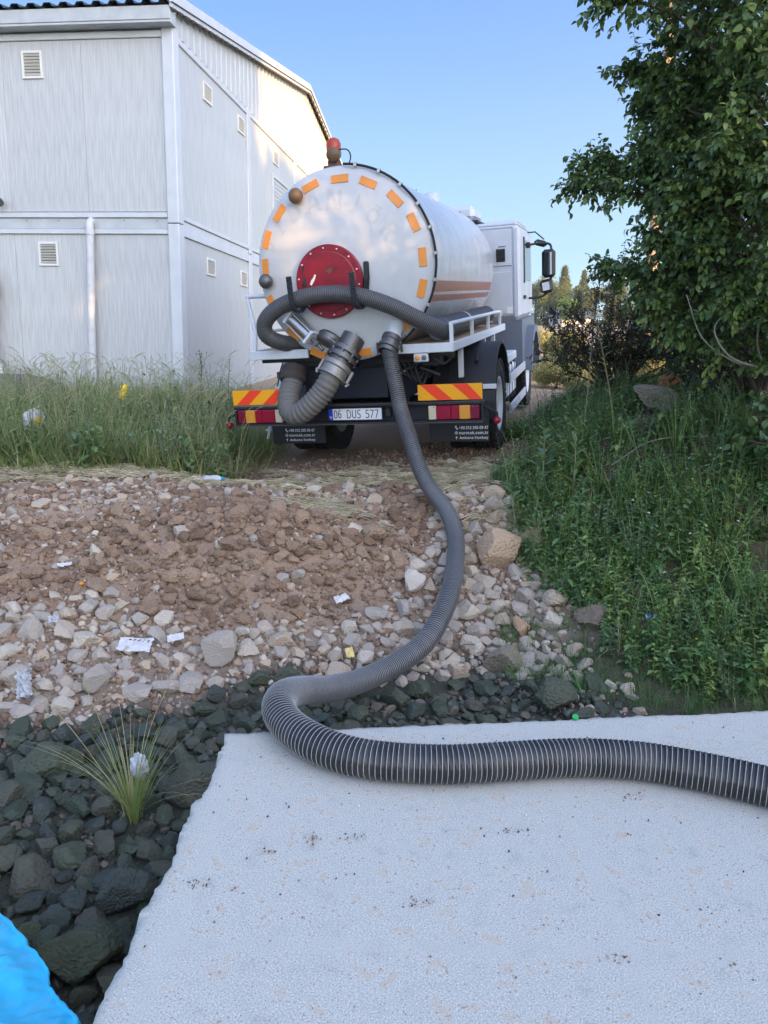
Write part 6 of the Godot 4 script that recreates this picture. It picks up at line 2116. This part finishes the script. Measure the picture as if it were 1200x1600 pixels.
func build_far() -> void:
	var cl := mb(true)
	var r := RandomNumberGenerator.new()
	r.seed = 3
	var lf := leaf_mesh(0.55, 0.3, 2, 0.2, 0.5)
	for i in 12:
		cl.append_from(lf, 0, Transform3D(leaf_basis(Vector3(r.randfn(), r.randfn(), r.randfn()), Vector3(r.randfn(), 1.0, r.randfn())), Vector3(r.randfn(), r.randfn(), r.randfn()) * 0.35))
	cl.generate_normals()
	var clump := cl.commit()
	M.clump = clump
	var dark := [Color(0.10, 0.13, 0.055), Color(0.12, 0.145, 0.06)]
	var gold := [Color(0.17, 0.20, 0.06), Color(0.15, 0.19, 0.06), Color(0.19, 0.20, 0.07)]
	var leafg := [Color(0.126, 0.224, 0.056), Color(0.154, 0.252, 0.070)]
	for f: Array in [
		["conifer", "pointed conifer nearest the truck's mirror, beyond the field", 22.8, -104.0, 7.4, 2.6, true, dark], ["conifer", "second pointed conifer, right of the one by the mirror", 25.6, -105.0, 7.0, 2.2, true, dark],
		["conifer", "third, darker conifer of the far row, half behind the shrub", 30.5, -106.0, 7.6, 2.6, true, dark], ["conifer", "low conifer at the foot of the far row beside the cab", 19.6, -100.0, 4.6, 2.3, true, dark],
		["broadleaf_tree", "yellowish tree showing under the mirror arm beside the cab", 19.2, -103.5, 7.6, 2.2, false, gold], ["broadleaf_tree", "yellow green tree in front of the far conifers", 21.8, -99.0, 5.4, 2.0, false, gold],
		["broadleaf_tree", "bright green round bush at the foot of the far conifers", 21.6, -96.0, 3.6, 1.7, false, leafg], ["broadleaf_tree", "grey green tree below the second conifer", 25.2, -98.0, 4.8, 2.6, false, dark],
		["broadleaf_tree", "olive tree between the second and third far conifers", 28.2, -99.0, 5.6, 2.6, false, dark], ["broadleaf_tree", "sunlit tree seen through the hanging branches", 33.0, -104.0, 7.0, 2.8, false, gold],
		["broadleaf_tree", "dull green tree at the right end of the far row", 37.5, -104.0, 6.5, 3.4, false, dark], ["broadleaf_tree", "far tree hidden mostly by the near tree's crown", 43.5, -106.0, 7.0, 3.6, false, dark]]:
		far_tree(f[0], f[1], on_land(f[2], f[3], -0.1), f[4], f[5], f[7], f[6], int(f[2] * 10.0), clump, 900, "trees beyond the field", 0.10)
	# pale scrub on the dry field
	for f: Array in [["pale yellow scrub bush in the sun beside the truck's cab", 3.9, -18.5, 1.1, 0.8], ["pale grey green scrub bush below the yellow one", 3.45, -15.8, 0.75, 0.8], ["large pale scrub bush in the dry field, right of the track", 5.2, -17.0, 1.15, 1.2], ["sunlit scrub bush behind the large pale one", 6.4, -20.0, 1.1, 1.1], ["pale scrub bush at the thicket's edge", 7.2, -19.0, 1.0, 1.2]]:
		far_tree("scrub_bush", f[0], on_land(f[1], f[2], -0.05), f[3], f[4], [Color(0.40, 0.37, 0.16), Color(0.33, 0.34, 0.16), Color(0.44, 0.39, 0.18)], false, int(f[1] * 100.0), clump, 1500, "scrub on the dry field", 0.045)
	# a low house far off
	var ht := thing("far_house", "low house with a grey roof far beyond the field", "house", Transform3D(Basis(Vector3.UP, 0.35), on_land(22.2, -97.0, -0.2)))
	box("wall", Vector3(0, 0.6, 0), Vector3(4.0, 1.2, 3.0), mat(lin(0.6, 0.58, 0.54), 0.8), ht, 0.02)
	var rf := mb()
	prism(rf, PackedVector2Array([Vector2(-1.8, 1.15), Vector2(1.8, 1.15), Vector2(0, 2.1)]), -2.2, 2.2, Transform3D(Basis(Vector3.UP, PI / 2.0), Vector3.ZERO))
	part("roof", rf, M.cab_grey, ht)
	box("window", Vector3(0.6, 0.6, 1.505), Vector3(0.7, 0.6, 0.03), M.dark_glass, ht, 0.01)
	box("gable_board", Vector3(-1.0, 1.1, 1.54), Vector3(0.5, 0.9, 0.05), M.frame, ht, 0.01)
	# wooden pole behind the near tree
	var pb := on_land(6.25, -19.0, -0.3)
	var pole := thing("utility_pole", "wooden utility pole catching the sun behind the near tree", "pole", Transform3D(Basis(Vector3(0, 0, 1), 0.012), pb))
	var ps := mb(true)
	tube(ps, PackedVector3Array([Vector3.ZERO, Vector3(0, 4, 0), Vector3(0, 9.2, 0)]), PackedFloat32Array([0.15, 0.13, 0.10]), 14)
	part("shaft", ps, M.wood, pole)
	box("cross_arm", Vector3(0, 8.7, 0.1), Vector3(1.6, 0.10, 0.09), M.wood, pole, 0.01)
	for x: float in [-0.7, 0.0, 0.7]:
		var ins := mb()
		lathe(ins, [Vector2(0.03, 0), Vector2(0.045, 0.03), Vector2(0.03, 0.06), Vector2(0.045, 0.09), Vector2(0, 0.12)], 10, Transform3D(Basis(), Vector3(x, 8.75, 0.1)))
		part("insulator", ins, M.print, pole)
	# the trees behind the photographer whose shade lies over everything near; the sun comes through between two crowns
	var sun := Vector3(0.597, 0.105, 0.795)
	var gap := Vector3(16.7, 5.55, 15.1)
	var labels := ["leftmost of five tall trees behind the photographer", "tall tree behind the photographer, second from the left", "middle one of five tall trees behind the photographer", "tall tree behind the photographer, second from the right", "rightmost of five tall trees behind the photographer"]
	for k in 5:
		var off := -9.2 + 3.6 * k
		var b := on_land(16.7 + 0.8 * off, 15.1 - 0.6 * off, -0.2)
		var t := thing("tall_tree", labels[k], "tree", Transform3D(Basis(), b), "trees behind the photographer")
		var st := mb(true)
		tube(st, PackedVector3Array([Vector3.ZERO, Vector3(0.1, 4, 0), Vector3(0, 9.5, 0)]), PackedFloat32Array([0.28, 0.2, 0.05]), 10)
		part("trunk", st, M.bark, t)
		var xfs := []
		var cols := []
		var hgt: float = [10.0, 12.4, 12.8, 11.8, 10.0][k]
		for i in 7500:
			var y := rng.randf()
			var a := rng.randf() * TAU
			var w := (3.4 * (0.75 + 0.25 * sin(y * 17.0 + k)) * sqrt(1.0 - pow(maxf(y - 0.5, 0.0) / 0.53, 2.0))) * sqrt(rng.randf())
			var p := Vector3(cos(a) * w, 0.4 + y * (hgt - 0.4), sin(a) * w)
			var q := b + p - gap
			q -= sun * q.dot(sun)
			var flatq := Vector2(q.dot(Vector3(0.8, 0, -0.6)) / 1.25, q.y / 0.8).length()
			var bough := grain.get_noise_3d(q.dot(Vector3(0.8, 0, -0.6)) * 8.0, q.y * 15.0, 3.0)      # boughs cross the gap
			if flatq < 1.0 and bough < 0.22 - 0.6 * (flatq - 0.6) and rng.randf() > 0.006:
				continue
			xfs.append(Transform3D(Basis.from_euler(Vector3(rng.randf() * 6, rng.randf() * 6, rng.randf() * 6)) * Basis.from_scale(Vector3.ONE * rng.randf_range(0.32, 0.55)), p))
			cols.append(Color(0.04, 0.085, 0.03) * rng.randf_range(0.7, 1.3))
		many("crown", clump, M.leaf, xfs, cols, t)
	build_dappling_tree(clump)

# the young tree right of the photographer, whose leaves dapple the tanker's end
func build_dappling_tree(clump: ArrayMesh) -> void:
	var b := on_land(5.45, 0.3, 0.0)
	var t := thing("young_tree", "young open crowned tree just right of the photographer", "tree", Transform3D(Basis(), b))
	var st := mb(true)
	tube(st, PackedVector3Array([Vector3.ZERO, Vector3(0.05, 2.2, -0.1), Vector3(0.0, 5.6, -0.4)]), PackedFloat32Array([0.07, 0.05, 0.012]), 9)
	part("trunk", st, M.bark, t)
	var xfs := []
	var cols := []
	for i in 16:
		var a := rng.randf() * TAU
		var e := Vector3(cos(a) * rng.randf_range(0.7, 1.5), rng.randf_range(2.6, 5.8), sin(a) * rng.randf_range(0.7, 1.5) - 0.5)
		var from := Vector3(0.02, e.y * 0.6 + 0.5, -0.15)
		var bs := mb(true)
		tube(bs, PackedVector3Array([from, from.lerp(e, 0.5) + Vector3(0, 0.1, 0), e]), PackedFloat32Array([0.02, 0.012, 0.004]), 6)
		part("branch", bs, M.bark, t)
		for k in 24:
			var f := rng.randf_range(0.25, 1.05)
			var p := from.lerp(e, f) + Vector3(rng.randfn(), rng.randfn(), rng.randfn()) * 0.2
			xfs.append(Transform3D(Basis.from_euler(Vector3(rng.randf() * 6, rng.randf() * 6, rng.randf() * 6)) * Basis.from_scale(Vector3.ONE * rng.randf_range(0.10, 0.18)), p))
			cols.append(Color(0.08, 0.15, 0.05) * rng.randf_range(0.7, 1.3))
	many("crown", clump, M.leaf, xfs, cols, t)

# ---------------------------------------------------------------- litter
func sheet(w: float, d: float, n: int, amp: float, sd: int, ragged := 0.07) -> ArrayMesh:   # a crumpled piece of film or paper
	var nz := FastNoiseLite.new()
	nz.seed = sd
	nz.frequency = 1.0
	nz.fractal_type = FastNoiseLite.FRACTAL_RIDGED
	nz.fractal_octaves = 3
	var st := mb(true)
	var p := []
	for j in n + 1:
		for i in n + 1:
			var x := (float(i) / n - 0.5)
			var z := (float(j) / n - 0.5)
			var edge := 1.0 + ragged * nz.get_noise_2d(x * 3.0, z * 3.0 + 5.0)
			p.append(Vector3(x * w * edge, amp * nz.get_noise_2d(x * 2.6, z * 2.6) + amp * 0.5 * nz.get_noise_2d(x * 6.0, z * 6.0), z * d * edge))
	for j in n:
		for i in n:
			var a := j * (n + 1) + i
			quad(st, p[a], p[a + n + 1], p[a + n + 2], p[a + 1])
	return done(st)

func bag(rx: float, ry: float, rz: float, sd: int, n := 36, deep := 0.75) -> ArrayMesh:   # a stuffed, creased plastic bag
	var nz := FastNoiseLite.new()
	nz.seed = sd
	nz.frequency = 0.85
	nz.fractal_type = FastNoiseLite.FRACTAL_RIDGED
	nz.fractal_octaves = 3
	var st := mb(true)
	var p := []
	for j in n + 1:
		for i in n + 1:
			var th := PI * j / n
			var ph := TAU * (i % n) / n
			var d := Vector3(sin(th) * cos(ph), cos(th), sin(th) * sin(ph))
			var k := 1.0 - deep * (0.5 - 0.5 * nz.get_noise_3d(d.x * 1.3, d.y * 1.3, d.z * 1.3))
			p.append(Vector3(d.x * rx, d.y * ry, d.z * rz) * k)
	for j in n:
		for i in n:
			var a := j * (n + 1) + i
			quad(st, p[a], p[a + 1], p[a + n + 2], p[a + n + 1])
	return done(st)

func litter_piece(called: String, label: String, cat: String, mesh: Mesh, m: Material, at: Vector3, turn: Vector3) -> MeshInstance3D:
	var o := put(called, mesh, m, self, Transform3D(Basis.from_euler(turn), at))
	tag(o, label, cat)
	return o

func build_litter() -> void:
	var film := mat(lin(0.58, 0.60, 0.63), 0.3)
	film.backlight_enabled = true
	film.backlight = lin(0.4, 0.4, 0.4)
	var paper := mat(lin(0.60, 0.59, 0.58), 0.8)
	var blue := mat(lin(0.03, 0.53, 0.84), 0.26)
	blue.clearcoat_enabled = true
	blue.clearcoat = 0.3
	var yellow := mat(lin(0.75, 0.56, 0.03), 0.45)
	# blue plastic at the lower left
	var nz := FastNoiseLite.new()
	nz.seed = 19
	nz.frequency = 1.2
	nz.fractal_type = FastNoiseLite.FRACTAL_RIDGED
	nz.fractal_octaves = 2
	var st := mb(true)
	var fray := mb(true)
	var n := 84
	var pts := []
	var hem := func(f: float) -> Vector3:   # the hem that shows, from the left edge of the picture down past its foot
		var c := PackedVector3Array([Vector3(-1.75, -0.48, -2.62), Vector3(-1.22, -0.32, -2.16), Vector3(-1.01, -0.30, -1.97), Vector3(-0.90, -0.30, -1.83), Vector3(-0.81, -0.30, -1.74), Vector3(-0.74, -0.34, -1.45)])
		var s := f * (c.size() - 1.001)
		var k := int(s)
		return c[k].lerp(c[k + 1], s - k)
	for j in n + 1:
		for i in n + 1:
			var f := float(i) / n
			var g := float(j) / n
			var e: Vector3 = hem.call(f)
			var inward := Vector3(-0.82, 0, 0.57)
			var p := e + inward * g * 1.0
			p.y += 0.16 * sin(minf(g * 2.2, PI * 0.6)) + (0.010 + 0.075 * g) * nz.get_noise_2d(p.x, p.z) + (0.008 + 0.05 * g) * nz.get_noise_2d(p.x * 3.1 + 4.0, p.z * 3.1) + 0.008 * nz.get_noise_2d(p.x * 8.0, p.z * 8.0 + 2.0)
			p += Vector3(0.82, 0, -0.57) * 0.016 * wobble.get_noise_2d(f * 40.0, 3.0) * (1.0 - g)
			pts.append(p)
	for j in n:
		for i in n:
			var a := j * (n + 1) + i
			quad(st, pts[a], pts[a + 1], pts[a + n + 2], pts[a + n + 1])
	for i in n:      # the frayed strip along the hem
		var p0: Vector3 = pts[i]
		var p1: Vector3 = pts[i + 1]
		var w0 := 0.022 * (0.4 + absf(wobble.get_noise_2d(i * 0.9, 8.0)))
		var w1 := 0.022 * (0.4 + absf(wobble.get_noise_2d((i + 1) * 0.9, 8.0)))
		var o := Vector3(0.82, 0, -0.57)
		quad(fray, p0 + o * w0 * 0.6 + Vector3(0, 0.008, 0), p1 + o * w1 * 0.6 + Vector3(0, 0.008, 0), p1, p0)
		quad(fray, p0 + o * w0 + Vector3(0, -0.012, 0), p1 + o * w1 + Vector3(0, -0.012, 0), p1 + o * w1 * 0.6 + Vector3(0, 0.008, 0), p0 + o * w0 * 0.6 + Vector3(0, 0.008, 0))
	var sheet_o := part("plastic_sheet", st, blue, self)
	tag(sheet_o, "bright blue creased plastic sheet at the lower left corner", "plastic sheet")
	part("frayed_hem", fray, blue, sheet_o)
	litter_piece("plastic_bag", "crumpled white plastic bag caught in the grass tuft", "bag", bag(0.05, 0.085, 0.045, 5), film, on_land(-1.08, -3.16, 0.22), Vector3(0.2, 0.4, 0.1))
	var gb := litter_piece("plastic_bag", "crumpled clear and white bag lying in the tall grass", "bag", bag(0.13, 0.12, 0.10, 6), film, on_land(-3.45, -7.55, 0.34), Vector3(0.3, 0.7, 0.2))
	put("print_patch", bag(0.07, 0.06, 0.05, 7), yellow, gb, Transform3D(Basis(), Vector3(0.02, 0.0, 0.055)))
	litter_piece("yellow_bag", "yellow plastic bag in the grass under the drain pipe", "bag", bag(0.06, 0.11, 0.06, 8), yellow, on_land(-3.05, -9.0, 0.46), Vector3(0.1, 0.2, -0.25))
	var pp := litter_piece("paper_label", "torn white paper label with faint print on the stones", "paper", sheet(0.21, 0.10, 14, 0.016, 9, 0.06), paper, on_land(-1.50, -4.42, 0.065), Vector3(0.55, -0.1, 0.05))
	for i in 5:
		box("print_line", Vector3(-0.04 + 0.03 * i, 0.013, -0.032 + 0.002 * i), Vector3(0.018, 0.0015, 0.006), M.ink, pp, 0.0, Basis(Vector3.UP, 0.3 * i))
	litter_piece("paper_scrap", "small white paper scrap right of the torn label", "paper", sheet(0.10, 0.05, 10, 0.012, 10), paper, on_land(-1.28, -4.52, 0.07), Vector3(0.5, 0.3, 0.2))
	litter_piece("paper_scrap", "white scrap on the bare soil left of the clods", "paper", sheet(0.09, 0.045, 10, 0.012, 11), paper, on_land(-2.17, -5.05, 0.03), Vector3(0.2, 0.4, 0.05))
	litter_piece("orange_peel", "orange peel on a chip of wood on the bare soil", "peel", bag(0.022, 0.014, 0.02, 12, 20), mat(lin(0.8, 0.28, 0.03), 0.5), on_land(-2.0, -4.9, 0.025), Vector3.ZERO)
	litter_piece("paper_scrap", "white torn wrapper among the pale stones on the clods' right", "paper", sheet(0.10, 0.06, 10, 0.02, 13), paper, on_land(-0.28, -5.05, 0.075), Vector3(0.5, 0.6, 0.2))
	litter_piece("film_scrap", "bluish film scrap standing between stones at the left", "plastic scrap", sheet(0.06, 0.05, 10, 0.03, 14), film, on_land(-2.02, -4.5, 0.07), Vector3(0.7, 0.4, 0.3))
	litter_piece("film_scrap", "crumpled grey film at the left edge over the pale stones", "plastic scrap", sheet(0.08, 0.16, 14, 0.05, 15), film, on_land(-1.95, -3.95, 0.09), Vector3(0.8, 0.4, 0.5))
	litter_piece("dry_leaf", "pale yellow curled leaf on the stones left of the hose", "leaf", sheet(0.05, 0.07, 8, 0.02, 16), mat(lin(0.72, 0.58, 0.22), 0.6), on_land(-0.20, -4.62, 0.06), Vector3(0.6, 0.3, 0.2))
	# drinks can in the grass
	var can := thing("drinks_can", "crushed blue and silver drinks can lying in the bank grass", "can", Transform3D(Basis.from_euler(Vector3(0.1, 0.15, PI / 2.0)), on_land(1.84, -4.98, 0.06)))
	var cs := mb()
	lathe(cs, [Vector2(0.024, -0.058), Vector2(0.031, -0.05), Vector2(0.031, -0.022), Vector2(0.028, 0.0), Vector2(0.031, 0.02), Vector2(0.031, 0.05)], 20)
	part("body", cs, mat(lin(0.03, 0.12, 0.42), 0.3, 0.6), can)
	var cl := mb()
	lathe(cl, [Vector2(0.031, 0.05), Vector2(0.026, 0.06), Vector2(0.024, 0.057), Vector2(0, 0.056)], 20)
	lathe(cl, [Vector2(0.0, -0.056), Vector2(0.024, -0.058)], 20)
	lathe(cl, [Vector2(0.0315, -0.012), Vector2(0.029, 0.0), Vector2(0.0315, 0.012)], 20)
	part("bare_metal", cl, M.steel, can)
	# flattened bottle at the grass edge
	var bt := thing("plastic_bottle", "clear plastic bottle with a blue cap at the grass edge", "bottle", Transform3D(Basis.from_euler(Vector3(0.0, -0.3, -PI / 2.0 + 0.1)), on_land(-1.52, -6.72, 0.045)))
	var bs := mb(true)
	round_lathe(bs, [Vector2(0, -0.09), Vector2(0.032, -0.088), Vector2(0.035, -0.05), Vector2(0.03, -0.02), Vector2(0.035, 0.02), Vector2(0.03, 0.06), Vector2(0.013, 0.085), Vector2(0.013, 0.1)], 18)
	part("body", bs, film, bt)
	var bc := mb()
	lathe(bc, [Vector2(0.016, 0.09), Vector2(0.016, 0.11), Vector2(0, 0.11)], 16)
	part("cap", bc, mat(lin(0.02, 0.3, 0.5), 0.4), bt)
	var gc := mb()
	lathe(gc, [Vector2(0.012, 0.0), Vector2(0.013, 0.003), Vector2(0.013, 0.011), Vector2(0.011, 0.013), Vector2(0, 0.013)], 20)
	tag(part("bottle_cap", gc, mat(lin(0.02, 0.45, 0.10), 0.4), self, Transform3D(Basis.from_euler(Vector3(0.5, 0, 0.2)), slab_point(1.43, 0.010, 0.002))), "green bottle cap on the far edge of the slab", "bottle cap")
	# bricks on the bank
	var br := mb()
	bx(br, Vector3.ZERO, Vector3(0.20, 0.10, 0.11), Basis(), 0.008)
	tag(part("brick", br, stone_mat(0.46, 0.20, 0.09), self, Transform3D(Basis.from_euler(Vector3(0.1, 0.6, 0.25)), on_land(2.80, -7.75, 0.30))), "broken orange brick standing behind the flat grey stone", "brick")
	var br2 := mb()
	bx(br2, Vector3.ZERO, Vector3(0.30, 0.16, 0.2), Basis(), 0.01)
	tag(part("brick", br2, stone_mat(0.42, 0.22, 0.12), self, Transform3D(Basis.from_euler(Vector3(0.1, 0.4, 0.1)), on_land(-4.3, -10.2, 0.14))), "orange brick half hidden in the grass before the building", "brick")
	# gravel heap by the building
	var hp := put("gravel_heap", rock(55, 4, 4, 0.06, Vector3(1, 0.5, 1)), stone_mat(0.17, 0.155, 0.14), self, Transform3D(Basis.from_scale(Vector3(0.9, 0.75, 0.7)), on_land(-5.35, -11.0, 0.05)))
	tag(hp, "low grey heap of gravel against the building at the left", "gravel heap")
	# dry sticks on the bank
	var dsr := mb(true)
	tube(dsr, spline(PackedVector3Array([on_land(1.9, -6.4, 0.14), on_land(2.2, -6.35, 0.17), on_land(2.6, -6.2, 0.14)]), 0.05), PackedFloat32Array([0.008, 0.007, 0.006, 0.005]), 6)
	tag(part("dry_stick", dsr, M.grey_stem, self), "dry pale stick lying across the green bank", "stick")
	var ds2 := mb(true)
	tube(ds2, spline(PackedVector3Array([on_land(0.42, -4.72, 0.07), on_land(0.55, -4.85, 0.09), on_land(0.68, -4.9, 0.08)]), 0.03), PackedFloat32Array([0.005, 0.004, 0.003]), 6)
	tag(part("dry_stick", ds2, M.twig, self), "thin curved brown stick on the stones right of the hose", "stick")

# ---------------------------------------------------------------- sky
func clear_sky(sun: Vector3) -> ImageTexture:   # clear sky, paler towards the horizon; glow round the sun strengthened to brighten the ground
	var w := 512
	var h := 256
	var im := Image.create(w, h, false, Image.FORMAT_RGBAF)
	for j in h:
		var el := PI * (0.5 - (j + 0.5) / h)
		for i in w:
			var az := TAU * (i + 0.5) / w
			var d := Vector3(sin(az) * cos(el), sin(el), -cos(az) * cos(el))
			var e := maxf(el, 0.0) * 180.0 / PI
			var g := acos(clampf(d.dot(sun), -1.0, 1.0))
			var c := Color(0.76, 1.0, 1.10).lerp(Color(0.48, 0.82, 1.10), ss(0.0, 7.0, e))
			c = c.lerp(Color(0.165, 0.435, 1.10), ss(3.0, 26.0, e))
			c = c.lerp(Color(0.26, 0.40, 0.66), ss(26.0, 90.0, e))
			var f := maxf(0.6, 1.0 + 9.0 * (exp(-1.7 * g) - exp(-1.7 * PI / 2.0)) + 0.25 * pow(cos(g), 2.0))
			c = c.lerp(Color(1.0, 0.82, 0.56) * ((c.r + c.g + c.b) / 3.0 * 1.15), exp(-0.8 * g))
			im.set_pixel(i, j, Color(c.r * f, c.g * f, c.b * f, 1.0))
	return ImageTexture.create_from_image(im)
